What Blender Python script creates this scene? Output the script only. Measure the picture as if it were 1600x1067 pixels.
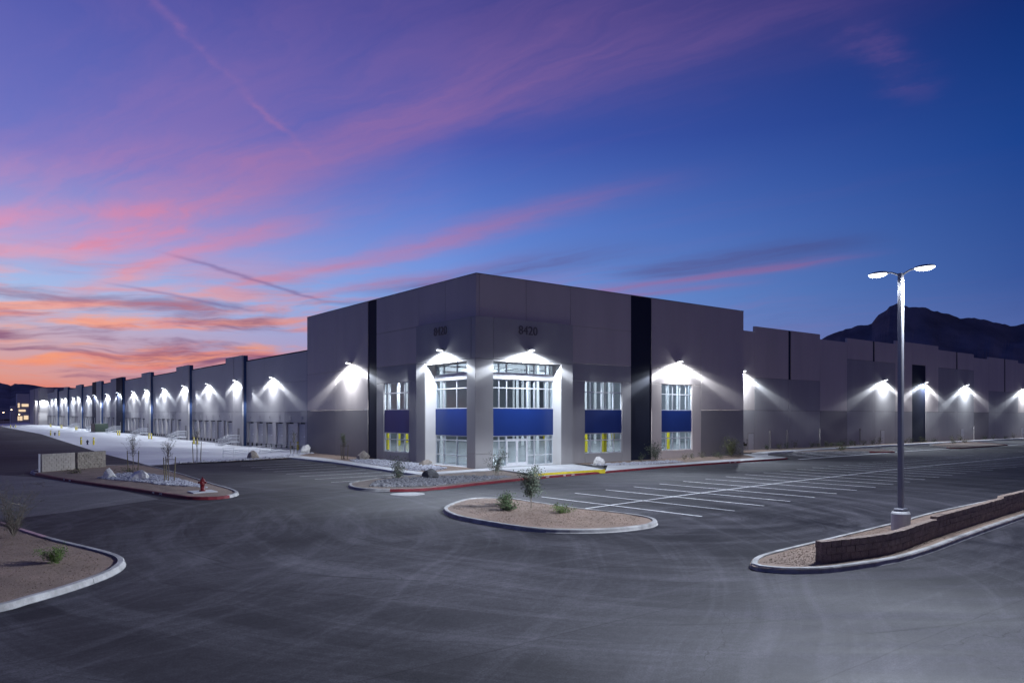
import bpy, bmesh, math, random
from mathutils import Vector, Matrix, noise as mnoise

random.seed(8420)
sc = bpy.context.scene
for _o in list(bpy.data.objects):
    bpy.data.objects.remove(_o)
R = math.radians

# ------------------------------------------------------------------ camera
# world X runs along the entrance facade, world Y along the dock side; the tower corner is the origin
cam_data = bpy.data.cameras.new('camera')
cam = bpy.data.objects.new('camera', cam_data)
sc.collection.objects.link(cam)
cam.location = (-35.03, -49.87, 4.3)
cam.rotation_euler = (R(90), 0, R(-37.81))
cam_data.sensor_width = 36
cam_data.lens = 26.44
cam_data.shift_y = 0.0734
cam_data.clip_start = 0.1
cam_data.clip_end = 30000
sc.camera = cam

sc.view_settings.view_transform = 'Standard'
sc.view_settings.look = 'None'
sc.view_settings.exposure = 0
sc.view_settings.gamma = 1
sc.view_settings.use_curve_mapping = False
sc.render.engine = 'CYCLES'
sc.cycles.use_denoising = True
sc.cycles.sample_clamp_indirect = 4
sc.cycles.sample_clamp_direct = 0
sc.cycles.max_bounces = 6
sc.cycles.diffuse_bounces = 2
sc.cycles.glossy_bounces = 3
sc.cycles.transparent_max_bounces = 16
sc.cycles.caustics_reflective = False
sc.cycles.caustics_refractive = False
sc.cycles.use_light_tree = True


def s2l(c):
    r = []
    for v in c:
        v = v / 255.0
        r.append(v / 12.92 if v <= 0.04045 else ((v + 0.055) / 1.055) ** 2.4)
    return (r[0], r[1], r[2], 1.0)


# ------------------------------------------------------------------ dusk sky
SUN_AZ = R(-37.81 - 0)            # camera yaw
FWD = Vector((0.6130, 0.7901, 0))
RGT = Vector((0.7901, -0.6130, 0))


def az_dir(deg):
    a = R(deg)
    return FWD * math.cos(a) + RGT * math.sin(a)


SUNSET = az_dir(-40)
TR1 = (4.73, 2.04, 5.6, 1.74)      # thin dark trails across the cirrus: start s, start t, end s, slope
TR2 = (6.08, 2.21, 6.6, 2.2)
world = bpy.data.worlds.new('World')
sc.world = world
world.use_nodes = True
wt = world.node_tree
world.cycles.sampling_method = 'MANUAL'
world.cycles.sample_map_resolution = 512
wt.nodes.clear()


class NB:
    def __init__(self, tree):
        self.t = tree

    def put(self, sock, v):
        if hasattr(v, 'links'):
            self.t.links.new(v, sock)
        else:
            sock.default_value = v

    def m(self, op, *a, clamp=False):
        n = self.t.nodes.new('ShaderNodeMath')
        n.operation = op
        n.use_clamp = clamp
        for i, v in enumerate(a):
            self.put(n.inputs[i], v)
        return n.outputs[0]

    def dot(self, a, v):
        n = self.t.nodes.new('ShaderNodeVectorMath')
        n.operation = 'DOT_PRODUCT'
        self.put(n.inputs[0], a)
        n.inputs[1].default_value = v
        return n.outputs['Value']

    def xyz(self, x, y, z=0.0):
        n = self.t.nodes.new('ShaderNodeCombineXYZ')
        for i, v in enumerate((x, y, z)):
            self.put(n.inputs[i], v)
        return n.outputs[0]

    def noise(self, vec, scale, detail=4, rough=0.55, dist=0.0):
        n = self.t.nodes.new('ShaderNodeTexNoise')
        self.put(n.inputs['Vector'], vec)
        n.inputs['Scale'].default_value = scale
        n.inputs['Detail'].default_value = detail
        n.inputs['Roughness'].default_value = rough
        n.inputs['Distortion'].default_value = dist
        return n.outputs['Fac']

    def ramp(self, fac, stops, interp='LINEAR'):
        n = self.t.nodes.new('ShaderNodeValToRGB')
        cr = n.color_ramp
        cr.interpolation = interp
        while len(cr.elements) < len(stops):
            cr.elements.new(0.5)
        for e, (p, c) in zip(cr.elements, stops):
            e.position = p
            e.color = c
        self.put(n.inputs[0], fac)
        return n.outputs[0]

    def mix(self, fac, a, b):
        n = self.t.nodes.new('ShaderNodeMix')
        n.data_type = 'RGBA'
        self.put(n.inputs[0], fac)
        self.put(n.inputs[6], a)
        self.put(n.inputs[7], b)
        return n.outputs[2]

    def rng(self, v, a, b, c=0.0, d=1.0, smooth=True):
        n = self.t.nodes.new('ShaderNodeMapRange')
        n.interpolation_type = 'SMOOTHSTEP' if smooth else 'LINEAR'
        n.clamp = True
        self.put(n.inputs[0], v)
        for i, q in zip((1, 2, 3, 4), (a, b, c, d)):
            n.inputs[i].default_value = q
        return n.outputs[0]


def build_sky():
    b = NB(wt)
    tc = wt.nodes.new('ShaderNodeTexCoord')
    D = tc.outputs['Generated']
    z = b.dot(D, (0, 0, 1))
    el = b.m('MULTIPLY', b.m('ARCSINE', z), 57.2958)
    fx = b.dot(D, tuple(SUNSET))
    sx = b.dot(D, tuple(Vector((SUNSET.y, -SUNSET.x, 0))))       # to the right of the sunset
    ang = b.m('MULTIPLY', b.m('ARCTAN2', sx, fx), 57.2958)       # degrees right of the sunset
    aa = b.m('ABSOLUTE', ang)
    right = b.rng(aa, 2, 74, smooth=False)
    ef = b.m('DIVIDE', el, 40.0, clamp=True)
    west = b.ramp(ef, [(0.0, s2l((196, 104, 96))), (0.06, s2l((226, 150, 128))), (0.13, s2l((206, 172, 182))),
                       (0.20, s2l((172, 194, 232))), (0.29, s2l((150, 166, 224))), (0.42, s2l((106, 118, 198))),
                       (0.68, s2l((68, 84, 170))), (1.0, s2l((60, 68, 140)))])
    east = b.ramp(ef, [(0.0, s2l((104, 112, 168))), (0.10, s2l((86, 106, 168))), (0.22, s2l((54, 86, 156))),
                       (0.42, s2l((26, 66, 142))), (0.68, s2l((8, 36, 104))), (1.0, s2l((10, 30, 84)))])
    mid = b.ramp(ef, [(0.0, s2l((150, 140, 190))), (0.10, s2l((140, 150, 208))), (0.22, s2l((116, 156, 226))), (0.34, s2l((96, 132, 212))),
                      (0.5, s2l((66, 90, 178))), (0.70, s2l((52, 66, 146))), (1.0, s2l((42, 52, 116)))])
    base = b.mix(b.rng(right, 0.0, 0.5, smooth=False), west, mid)
    base = b.mix(b.rng(right, 0.45, 1.0, smooth=False), base, east)
    # twilight glow of the atmosphere itself
    sky = wt.nodes.new('ShaderNodeTexSky')
    sky.sky_type = 'NISHITA'
    sky.sun_disc = False
    sky.sun_elevation = R(-1.5)
    sky.sun_rotation = math.atan2(SUNSET.x, SUNSET.y)
    add = wt.nodes.new('ShaderNodeMix')
    add.data_type = 'RGBA'
    add.blend_type = 'ADD'
    add.inputs[0].default_value = 0.012
    wt.links.new(base, add.inputs[6])
    wt.links.new(sky.outputs[0], add.inputs[7])
    col = add.outputs[2]

    # cirrus sheet: plane coordinates, streaks run towards one point on the horizon
    dv = az_dir(-47)
    qv = az_dir(43)
    zz = b.m('MAXIMUM', z, 0.015)
    s = b.m('DIVIDE', b.dot(D, tuple(dv)), zz)
    t = b.m('DIVIDE', b.dot(D, tuple(qv)), zz)
    p = b.xyz(s, t)
    w1 = b.m('SUBTRACT', b.noise(b.xyz(b.m('MULTIPLY', s, 0.6), t), 1.1, 4, 0.55), 0.5)
    w2 = b.m('SUBTRACT', b.noise(b.xyz(b.m('MULTIPLY', s, 1.3), b.m('MULTIPLY', t, 2.0)), 2.6, 5, 0.6), 0.5)
    tw = b.m('ADD', t, b.m('ADD', b.m('MULTIPLY', w1, 0.50), b.m('MULTIPLY', w2, 0.16)))
    grain = b.rng(b.noise(b.xyz(b.m('MULTIPLY', s, 0.55), b.m('MULTIPLY', tw, 3.2), 3.1), 1.5, 6, 0.62), 0.28, 0.70, 0.45, 1.10)

    def streak(t0, w, s0, s1, fade, amp, tcoord=None, tilt=0.0):
        c = tw if tcoord is None else tcoord
        if tilt:
            c = b.m('SUBTRACT', c, b.m('MULTIPLY', b.m('SUBTRACT', s, s0), tilt))
        q = b.m('DIVIDE', b.m('SUBTRACT', c, t0), w)
        g = b.m('POWER', 2.71828, b.m('MULTIPLY', b.m('MULTIPLY', q, q), -1.0))
        g = b.m('MULTIPLY', g, b.rng(s, s0 - fade, s0 + fade))
        g = b.m('MULTIPLY', g, b.rng(s, s1 - fade, s1 + fade, 1.0, 0.0))
        return b.m('MULTIPLY', g, amp)

    lit = None
    for a in [(1.60, 0.20, 0.9, 5.6, 0.7, 0.34), (1.45, 0.50, 0.8, 4.8, 1.0, 0.28), (2.02, 0.15, 3.4, 6.6, 0.9, 0.66),
              (2.42, 0.16, 4.0, 7.4, 0.9, 0.25), (2.84, 0.17, 2.0, 6.0, 0.8, 0.60), (0.92, 0.24, 1.6, 5.4, 0.9, 0.20),
              (3.45, 0.16, 3.6, 7.5, 0.9, 0.40), (4.90, 0.16, 1.7, 3.9, 0.4, 0.62), (5.25, 0.14, 2.6, 3.8, 0.4, 0.40),
              (0.25, 0.25, 1.6, 3.6, 0.6, 0.16), (1.80, 0.22, 0.3, 1.6, 0.5, 0.22)]:
        g = streak(*a)
        lit = g if lit is None else b.m('ADD', lit, g)
    lit = b.m('MULTIPLY', lit, grain)
    # an old contrail crossing the bands, breaking up
    puff = b.rng(b.noise(p, 5.0, 4, 0.6), 0.42, 0.66)
    con = streak(0.71, 0.028, 1.85, 2.6, 0.2, 0.20, b.m('ADD', t, b.m('MULTIPLY', w2, 0.20)), 1.27)
    lit = b.m('ADD', lit, b.m('MULTIPLY', con, b.m('ADD', 0.35, puff)))
    sq = b.m('DIVIDE', b.m('SUBTRACT', b.m('ADD', s, b.m('MULTIPLY', w2, 0.15)), 0.67), 0.06)
    wisp = b.m('MULTIPLY', b.m('POWER', 2.71828, b.m('MULTIPLY', b.m('MULTIPLY', sq, sq), -1.0)), b.m('MULTIPLY', b.rng(t, 1.8, 2.1), b.rng(t, 2.35, 2.75, 0.32, 0.0)))
    lit = b.m('ADD', lit, b.m('MULTIPLY', wisp, b.m('ADD', 0.3, puff)))
    for e0, ke, we, amp in ((11.0, 0.20, 0.9, 0.55), (9.26, 0.19, 0.55, 0.62), (13.6, 0.26, 1.1, 0.22)):
        eq = b.m('DIVIDE', b.m('SUBTRACT', b.m('ADD', el, b.m('MULTIPLY', w1, 2.6)), b.m('ADD', e0, b.m('MULTIPLY', ang, ke))), we)
        eg = b.m('MULTIPLY', b.m('POWER', 2.71828, b.m('MULTIPLY', b.m('MULTIPLY', eq, eq), -1.0)), b.m('MULTIPLY', b.rng(aa, 12, 27, amp, 0.0), grain))
        lit = b.m('ADD', lit, eg)
    # faint shreds everywhere
    shred = b.rng(b.noise(b.xyz(b.m('MULTIPLY', s, 0.35), b.m('MULTIPLY', tw, 1.6), 9.0), 1.7, 6, 0.6), 0.50, 0.80, 0.0, 0.13)
    lit = b.m('ADD', lit, b.m('MULTIPLY', shred, b.rng(right, 0.2, 1.0, 1.0, 0.35)), clamp=True)

    # bank of low cloud towards the sunset, in angular coordinates
    bend = b.m('MULTIPLY', b.m('SUBTRACT', b.noise(b.xyz(b.m('MULTIPLY', ang, 0.09), b.m('MULTIPLY', el, 0.12), 4.0), 1.0, 3, 0.5), 0.5), 1.1)
    v1 = b.m('ADD', b.m('ADD', b.m('MULTIPLY', el, 0.50), b.m('MULTIPLY', ang, -0.020)), bend)
    n1 = b.noise(b.xyz(b.m('MULTIPLY', ang, 0.055), v1, 2.0), 1.5, 8, 0.62, 0.35)
    west_f = b.rng(aa, 30, 66, 1.0, 0.0)
    lowmask = b.m('MULTIPLY', b.rng(el, 6.5, 12.5, 1.0, 0.0), west_f)
    lowlit = b.m('MULTIPLY', b.rng(n1, 0.44, 0.62), lowmask)
    n2 = b.noise(b.xyz(b.m('MULTIPLY', ang, 0.065), b.m('ADD', v1, b.m('MULTIPLY', bend, 0.3)), 7.3), 1.5, 7, 0.58, 0.25)
    lowdark = b.m('MULTIPLY', b.rng(n2, 0.46, 0.66, 0.0, 0.85), b.m('MULTIPLY', b.rng(el, 6.0, 10.5, 1.0, 0.0), b.rng(aa, 20, 58, 1.0, 0.12)))
    n3 = b.noise(b.xyz(b.m('MULTIPLY', ang, 0.08), b.m('MULTIPLY', v1, 1.2), 11.0), 2.0, 5, 0.6, 0.3)

    pink = b.mix(b.rng(el, 10, 20), s2l((228, 152, 186)), s2l((188, 130, 180)))
    pink = b.mix(right, pink, s2l((92, 74, 138)))
    fire = b.ramp(b.m('DIVIDE', el, 12.0, clamp=True), [(0.0, s2l((196, 98, 92))), (0.22, s2l((238, 138, 112))), (0.42, s2l((252, 168, 126))), (0.62, s2l((244, 168, 150))), (0.85, s2l((236, 160, 170))), (1.0, s2l((226, 150, 178)))])
    fire = b.mix(b.rng(n3, 0.42, 0.66, 0.0, 0.55), fire, s2l((222, 120, 124)))
    salmon = b.mix(b.rng(right, 0.05, 0.7), fire, s2l((160, 100, 142)))
    ccol = b.mix(b.rng(el, 7.0, 14.0, 1.0, 0.0), pink, salmon)
    dcol = b.mix(b.rng(right, 0.0, 0.7), s2l((136, 88, 122)), s2l((60, 66, 120)))
    # anti-twilight arch opposite the sunset, added behind the camera to brighten the facades
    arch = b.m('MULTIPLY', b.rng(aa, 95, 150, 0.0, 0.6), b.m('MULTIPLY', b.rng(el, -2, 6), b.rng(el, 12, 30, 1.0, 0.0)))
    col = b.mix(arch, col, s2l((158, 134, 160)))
    col = b.mix(lit, col, ccol)
    col = b.mix(b.m('MULTIPLY', lowlit, 0.92), col, salmon)
    col = b.mix(lowdark, col, dcol)
    # grey-violet shaded bodies above the lit edges on the right and two thin dark trails
    dk = b.m('MULTIPLY', streak(4.50, 0.24, 1.5, 3.0, 0.3, 0.75), grain)
    dk = b.m('ADD', dk, b.m('MULTIPLY', streak(3.75, 0.30, 2.7, 5.0, 0.6, 0.55), grain))
    dk = b.m('ADD', dk, streak(TR1[1], 0.085, TR1[0], TR1[2], 0.12, 0.50, b.m('ADD', t, b.m('MULTIPLY', w2, 0.25)), TR1[3]))
    dk = b.m('ADD', dk, streak(TR2[1], 0.16, TR2[0], TR2[2], 0.12, 0.40, b.m('ADD', t, b.m('MULTIPLY', w2, 0.25)), TR2[3]), clamp=True)
    col = b.mix(dk, col, b.mix(right, s2l((128, 104, 160)), s2l((56, 62, 116))))
    # below the horizon
    col = b.mix(b.rng(el, -6, -0.5, 1.0, 0.0), col, (0.012, 0.012, 0.018, 1))
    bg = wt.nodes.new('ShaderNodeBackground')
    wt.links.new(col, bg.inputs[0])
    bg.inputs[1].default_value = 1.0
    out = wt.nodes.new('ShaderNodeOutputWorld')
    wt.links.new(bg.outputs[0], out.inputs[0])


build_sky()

# afterglow: the sun itself is just below the horizon, so the lamp is weak and very soft
sun_data = bpy.data.lights.new('sun', 'SUN')
sun_data.energy = 0.12
sun_data.angle = R(40)
sun_data.color = (1.0, 0.72, 0.66)
sun = bpy.data.objects.new('sun', sun_data)
sc.collection.objects.link(sun)
_sd = Vector((SUNSET.x, SUNSET.y, math.tan(R(8))))
sun.rotation_euler = (-_sd).to_track_quat('-Z', 'Y').to_euler()

# ------------------------------------------------------------------ materials
MAT = {}


def mat(name, col, rough=0.8, var=0.12, scale=2.0, bump=0.0, bscale=40.0, metal=0.0, spec=0.3, stretch=(1, 1, 1), fine=0.0, fscale=60.0, col2=None):
    m = bpy.data.materials.new(name)
    m.use_nodes = True
    nt = m.node_tree
    b = NB(nt)
    p = nt.nodes['Principled BSDF']
    p.inputs['Roughness'].default_value = rough
    p.inputs['Metallic'].default_value = metal
    p.inputs['Specular IOR Level'].default_value = spec
    tc = nt.nodes.new('ShaderNodeTexCoord')
    geo = nt.nodes.new('ShaderNodeNewGeometry')
    mp = nt.nodes.new('ShaderNodeMapping')
    mp.inputs['Scale'].default_value = stretch
    nt.links.new(geo.outputs['Position'], mp.inputs['Vector'])
    n = b.noise(mp.outputs[0], scale, 6, 0.6)
    c = (col[0], col[1], col[2], 1)
    if col2:
        lo, hi = c, (col2[0], col2[1], col2[2], 1)
    else:
        lo = tuple(max(0, v * (1 - var)) for v in c[:3]) + (1,)
        hi = tuple(v * (1 + var) for v in c[:3]) + (1,)
    cc = b.ramp(n, [(0.3, lo), (0.7, hi)])
    if fine:
        f = b.noise(geo.outputs['Position'], fscale, 3, 0.7)
        k = b.rng(f, 0.3, 0.7, 1 - fine, 1 + fine)
        mx = nt.nodes.new('ShaderNodeVectorMath')
        mx.operation = 'SCALE'
        nt.links.new(cc, mx.inputs[0])
        nt.links.new(k, mx.inputs['Scale'])
        cc = mx.outputs[0]
    nt.links.new(cc, p.inputs['Base Color'])
    if bump:
        bn = nt.nodes.new('ShaderNodeBump')
        bn.inputs['Strength'].default_value = bump
        bn.inputs['Distance'].default_value = 0.02
        nt.links.new(b.noise(geo.outputs['Position'], bscale, 4, 0.65), bn.inputs['Height'])
        nt.links.new(bn.outputs[0], p.inputs['Normal'])
    MAT[name] = m
    return m


def asphalt_mat(name, base, dust):
    m = bpy.data.materials.new(name)
    m.use_nodes = True
    nt = m.node_tree
    b = NB(nt)
    p = nt.nodes['Principled BSDF']
    geo = nt.nodes.new('ShaderNodeNewGeometry')
    P = geo.outputs['Position']
    sep = nt.nodes.new('ShaderNodeSeparateXYZ')
    nt.links.new(P, sep.inputs[0])
    x, y = sep.outputs[0], sep.outputs[1]
    # broad dusty areas, paving lanes, long swept tyre marks and arcs of turning traffic
    big = b.noise(P, 0.055, 5, 0.6, 0.6)
    blot = b.noise(P, 0.35, 6, 0.65, 0.8)
    lane_u = b.noise(b.xyz(b.m('MULTIPLY', x, 0.05), b.m('MULTIPLY', y, 1.5)), 1.0, 6, 0.65, 0.3)
    def arcs(cx, cy, fr, fa, seed):
        dx, dy = b.m('SUBTRACT', x, cx), b.m('SUBTRACT', y, cy)
        r = b.m('SQRT', b.m('ADD', b.m('MULTIPLY', dx, dx), b.m('MULTIPLY', dy, dy)))
        r = b.m('ADD', r, b.m('MULTIPLY', b.noise(P, 0.05, 2, 0.5), 6.0))
        th = b.m('ARCTAN2', dy, dx)
        return b.noise(b.xyz(b.m('MULTIPLY', r, fr), b.m('MULTIPLY', th, fa), seed), 1.0, 7, 0.68)
    tyre = arcs(-9.0, -27.0, 0.85, 1.2, 1.0)
    tyre2 = arcs(-42.0, -14.0, 1.3, 1.6, 5.0)
    fine = b.noise(P, 30.0, 4, 0.75)
    grit = b.noise(P, 7.0, 5, 0.7)
    f = b.m('ADD', b.m('MULTIPLY', b.rng(big, 0.36, 0.68), 0.34), b.m('MULTIPLY', b.rng(tyre, 0.44, 0.64), 0.36))
    f = b.m('ADD', f, b.m('MULTIPLY', b.rng(tyre2, 0.47, 0.66), 0.26))
    f = b.m('ADD', f, b.m('MULTIPLY', b.rng(lane_u, 0.46, 0.72), 0.20))
    f = b.m('ADD', f, b.m('MULTIPLY', b.m('SUBTRACT', blot, 0.5), 0.5), clamp=True)
    c = b.mix(f, base + (1,), dust + (1,))
    # dark oily scuffs of tyres
    c = b.mix(b.rng(arcs(-14.0, -24.0, 2.2, 0.9, 9.0), 0.57, 0.70, 0.0, 0.65), c, (base[0] * 0.55, base[1] * 0.55, base[2] * 0.55, 1))
    # seams between paving passes
    lane = b.m('ABSOLUTE', b.m('SUBTRACT', b.m('FRACT', b.m('MULTIPLY', b.m('ADD', y, b.m('MULTIPLY', b.noise(P, 0.5, 2, 0.5), 0.12)), 0.22)), 0.5))
    c = b.mix(b.rng(lane, 0.0, 0.006, 0.5, 0.0), c, (base[0] * 0.4, base[1] * 0.4, base[2] * 0.4, 1))
    # hairline cracks
    vor = nt.nodes.new('ShaderNodeTexVoronoi')
    vor.feature = 'DISTANCE_TO_EDGE'
    vor.inputs['Scale'].default_value = 0.16
    wv = nt.nodes.new('ShaderNodeVectorMath')
    wv.operation = 'MULTIPLY_ADD'
    nz = nt.nodes.new('ShaderNodeTexNoise')
    nz.inputs['Scale'].default_value = 0.9
    nz.inputs['Detail'].default_value = 5
    nt.links.new(P, nz.inputs['Vector'])
    nt.links.new(nz.outputs['Color'], wv.inputs[0])
    wv.inputs[1].default_value = (1.6, 1.6, 0)
    nt.links.new(P, wv.inputs[2])
    nt.links.new(wv.outputs[0], vor.inputs['Vector'])
    crack = b.m('MULTIPLY', b.rng(vor.outputs['Distance'], 0.0, 0.0035, 0.6, 0.0), b.rng(big, 0.5, 0.6))
    c = b.mix(crack, c, (base[0] * 0.35, base[1] * 0.35, base[2] * 0.35, 1))
    k = b.m('MULTIPLY', b.rng(fine, 0.25, 0.75, 0.55, 1.45), b.rng(grit, 0.25, 0.75, 0.80, 1.20))
    mx = nt.nodes.new('ShaderNodeVectorMath')
    mx.operation = 'SCALE'
    nt.links.new(c, mx.inputs[0])
    nt.links.new(k, mx.inputs['Scale'])
    nt.links.new(mx.outputs[0], p.inputs['Base Color'])
    nt.links.new(b.rng(tyre, 0.35, 0.7, 0.80, 0.92), p.inputs['Roughness'])
    p.inputs['Specular IOR Level'].default_value = 0.12
    bn = nt.nodes.new('ShaderNodeBump')
    bn.inputs['Strength'].default_value = 0.35
    bn.inputs['Distance'].default_value = 0.01
    nt.links.new(b.noise(P, 60, 3, 0.7), bn.inputs['Height'])
    nt.links.new(bn.outputs[0], p.inputs['Normal'])
    MAT[name] = m
    return m


asphalt_mat('asphalt', (0.020, 0.0195, 0.0245), (0.098, 0.094, 0.110))
asphalt_mat('asphalt_old', (0.10, 0.098, 0.104), (0.19, 0.187, 0.195))
mat('concrete', (0.46, 0.46, 0.47), 0.85, 0.14, 0.5, 0.15, 50, fine=0.08)
mat('yard_concrete', (0.60, 0.60, 0.62), 0.8, 0.12, 0.35, 0.08, 30, stretch=(0.25, 1.5, 1), fine=0.05, fscale=15)
mat('kerb', (0.29, 0.285, 0.285), 0.85, 0.4, 1.8, 0.2, 60, fine=0.12)
mat('kerb_red', (0.125, 0.014, 0.021), 0.7, 0.35, 1.6, 0.15, 60, fine=0.15)
mat('kerb_pink', (0.42, 0.26, 0.28), 0.8, 0.2, 1.5, 0.15, 60, fine=0.1)
mat('yellow_paint', (0.42, 0.34, 0.02), 0.6, 0.2, 3.0)
mat('bollard_yellow', (0.75, 0.62, 0.03), 0.45, 0.08, 3.0)
mat('line_paint', (0.68, 0.68, 0.69), 0.75, 0.35, 3.0, 0.1, 60, fine=0.2, fscale=30)
mat('soil', (0.20, 0.145, 0.115), 0.95, 0.2, 0.8, 0.9, 26, fine=0.38, fscale=26)
mat('soil_dark', (0.15, 0.115, 0.095), 0.95, 0.2, 0.8, 0.9, 26, fine=0.35, fscale=26)
mat('wall_light', (0.55, 0.485, 0.445), 0.9, 0.06, 0.5, 0.08, 30, stretch=(1, 1, 0.18))
mat('wall_mid', (0.36, 0.345, 0.335), 0.9, 0.06, 0.5, 0.08, 30, stretch=(1, 1, 0.18))
mat('wall_dark', (0.26, 0.24, 0.235), 0.9, 0.035, 0.25, 0.05, 30)
mat('wall_navy', (0.012, 0.016, 0.036), 0.8, 0.05, 0.3)
mat('dock_light', (0.46, 0.435, 0.425), 0.9, 0.04, 0.25, 0.05, 30)
mat('dock_mid', (0.34, 0.325, 0.325), 0.9, 0.04, 0.25, 0.05, 30)
mat('dock_blue', (0.03, 0.055, 0.14), 0.8, 0.05, 0.3)
mat('joint', (0.05, 0.05, 0.055), 0.95, 0.05)
mat('portal_white', (0.62, 0.60, 0.58), 0.9, 0.03, 0.3)
mat('spandrel_blue', (0.011, 0.036, 0.18), 0.35, 0.04, 0.6, spec=0.4)
mat('mullion', (0.62, 0.63, 0.65), 0.4, 0.05, 2.0, metal=0.15)
mat('white_steel', (0.75, 0.75, 0.76), 0.5, 0.03)
mat('roof_metal', (0.10, 0.10, 0.11), 0.6, 0.05, metal=0.3)
mat('galvanised', (0.62, 0.63, 0.65), 0.5, 0.1, 4.0, metal=0.1)
mat('black_rubber', (0.015, 0.015, 0.017), 0.7, 0.1)
mat('door_grey', (0.44, 0.43, 0.43), 0.6, 0.04, 0.5)
mat('sign_white', (0.7, 0.7, 0.7), 0.6, 0.05)
mat('number_dark', (0.13, 0.12, 0.12), 0.5, 0.05)
mat('fixture', (0.28, 0.28, 0.29), 0.5, 0.05)
mat('pole_grey', (0.25, 0.25, 0.27), 0.4, 0.06, metal=0.4)
mat('boulder_white', (0.62, 0.60, 0.57), 0.9, 0.25, 3.0, 0.8, 9)
mat('boulder_dark', (0.10, 0.10, 0.105), 0.9, 0.3, 3.0, 0.8, 9)
mat('boulder_tan', (0.30, 0.26, 0.22), 0.9, 0.3, 3.0, 0.8, 9)
mat('gravel_white', (0.38, 0.38, 0.42), 0.9, 0.45, 5.0)
mat('gravel_dark', (0.17, 0.17, 0.185), 0.9, 0.5, 5.0)
mat('block_brown', (0.215, 0.165, 0.14), 0.95, 0.28, 4.0, 1.0, 30, fine=0.3, fscale=35)
mat('block_tan', (0.36, 0.33, 0.30), 0.95, 0.15, 1.2, 0.4, 22, fine=0.1)
mat('block_split', (0.22, 0.195, 0.17), 0.95, 0.3, 4.0, 1.0, 14, fine=0.3, fscale=20)
mat('bark', (0.17, 0.145, 0.12), 0.95, 0.3, 6.0)
mat('stake_wood', (0.17, 0.145, 0.085), 0.9, 0.2, 6.0)
mat('leaf_green', (0.055, 0.085, 0.035), 0.7, 0.45, 6.0)
mat('leaf_grey', (0.10, 0.125, 0.09), 0.7, 0.4, 6.0)
mat('leaf_olive', (0.10, 0.11, 0.045), 0.7, 0.4, 6.0)
mat('leaf_bright', (0.09, 0.15, 0.035), 0.7, 0.4, 6.0)
mat('hydrant_red', (0.13, 0.010, 0.014), 0.4, 0.1, 4.0)
mat('hydrant_blue', (0.02, 0.02, 0.06), 0.5, 0.1)
mat('cabinet_green', (0.045, 0.065, 0.05), 0.5, 0.1)
mat('mountain', (0.15, 0.145, 0.165), 1.0, 0.4, 0.006)
mat('terrain', (0.10, 0.085, 0.075), 1.0, 0.25, 0.02)
mat('interior_wall', (0.36, 0.38, 0.41), 0.9, 0.03, 0.3)
mat('interior_floor', (0.42, 0.43, 0.45), 0.25, 0.08, 0.4, spec=0.5)
mat('ceiling_deck', (0.10, 0.10, 0.11), 0.8, 0.1, 0.5)
mat('manhole', (0.30, 0.30, 0.31), 0.8, 0.2, 3.0)


def emis(name, col, strength):
    m = bpy.data.materials.new(name)
    m.use_nodes = True
    nt = m.node_tree
    p = nt.nodes['Principled BSDF']
    p.inputs['Base Color'].default_value = (0.8, 0.8, 0.8, 1)
    p.inputs['Emission Color'].default_value = (col[0], col[1], col[2], 1)
    p.inputs['Emission Strength'].default_value = strength
    m.cycles.emission_sampling = 'NONE'
    MAT[name] = m


emis('led', (0.92, 0.96, 1.0), 4)
emis('led_far', (0.92, 0.96, 1.0), 8)
emis('warm_lamp', (1.0, 0.72, 0.40), 9)
emis('warm_window', (1.0, 0.74, 0.42), 0.9)


def glass_mat():
    m = bpy.data.materials.new('glass')
    m.use_nodes = True
    nt = m.node_tree
    nt.nodes.clear()
    b = NB(nt)
    tr = nt.nodes.new('ShaderNodeBsdfTransparent')
    tr.inputs[0].default_value = (0.78, 0.84, 0.88, 1)
    gl = nt.nodes.new('ShaderNodeBsdfGlossy')
    gl.inputs['Roughness'].default_value = 0.03
    fr = nt.nodes.new('ShaderNodeFresnel')
    fr.inputs['IOR'].default_value = 1.5
    # slight roller-wave distortion of the panes
    geo = nt.nodes.new('ShaderNodeNewGeometry')
    bn = nt.nodes.new('ShaderNodeBump')
    bn.inputs['Strength'].default_value = 0.05
    nt.links.new(b.noise(geo.outputs['Position'], 0.8, 2, 0.5), bn.inputs['Height'])
    nt.links.new(bn.outputs[0], gl.inputs['Normal'])
    mx = nt.nodes.new('ShaderNodeMixShader')
    nt.links.new(b.m('MULTIPLY', fr.outputs[0], b.m('SUBTRACT', 1.0, geo.outputs['Backfacing'])), mx.inputs[0])
    nt.links.new(tr.outputs[0], mx.inputs[1])
    nt.links.new(gl.outputs[0], mx.inputs[2])
    out = nt.nodes.new('ShaderNodeOutputMaterial')
    nt.links.new(mx.outputs[0], out.inputs[0])
    MAT['glass'] = m


glass_mat()

# ------------------------------------------------------------------ mesh helpers
COL = sc.collection


def obj(name, me, m=None, parent=None, loc=None, rotz=None):
    if isinstance(me, bmesh.types.BMesh):
        d = bpy.data.meshes.new(name)
        me.to_mesh(d)
        me.free()
        me = d
    o = bpy.data.objects.new(name, me)
    COL.objects.link(o)
    if m and not len(me.materials):
        me.materials.append(MAT[m])
    if parent:
        o.parent = parent
    if loc:
        o.location = loc
    if rotz is not None:
        o.rotation_euler.z = rotz
    return o


def thing(name, label, cat, loc=(0, 0, 0), rotz=0.0, group=None):
    o = bpy.data.objects.new(name, None)
    COL.objects.link(o)
    o.location = loc
    o.rotation_euler.z = rotz
    o.empty_display_size = 0.2
    tag(o, label, cat, group)
    return o


def tag(o, label, cat, group=None):
    o['label'] = label
    o['category'] = cat
    if group:
        o['group'] = group
    return o


def structure(o):
    o['kind'] = 'structure'
    return o


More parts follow.
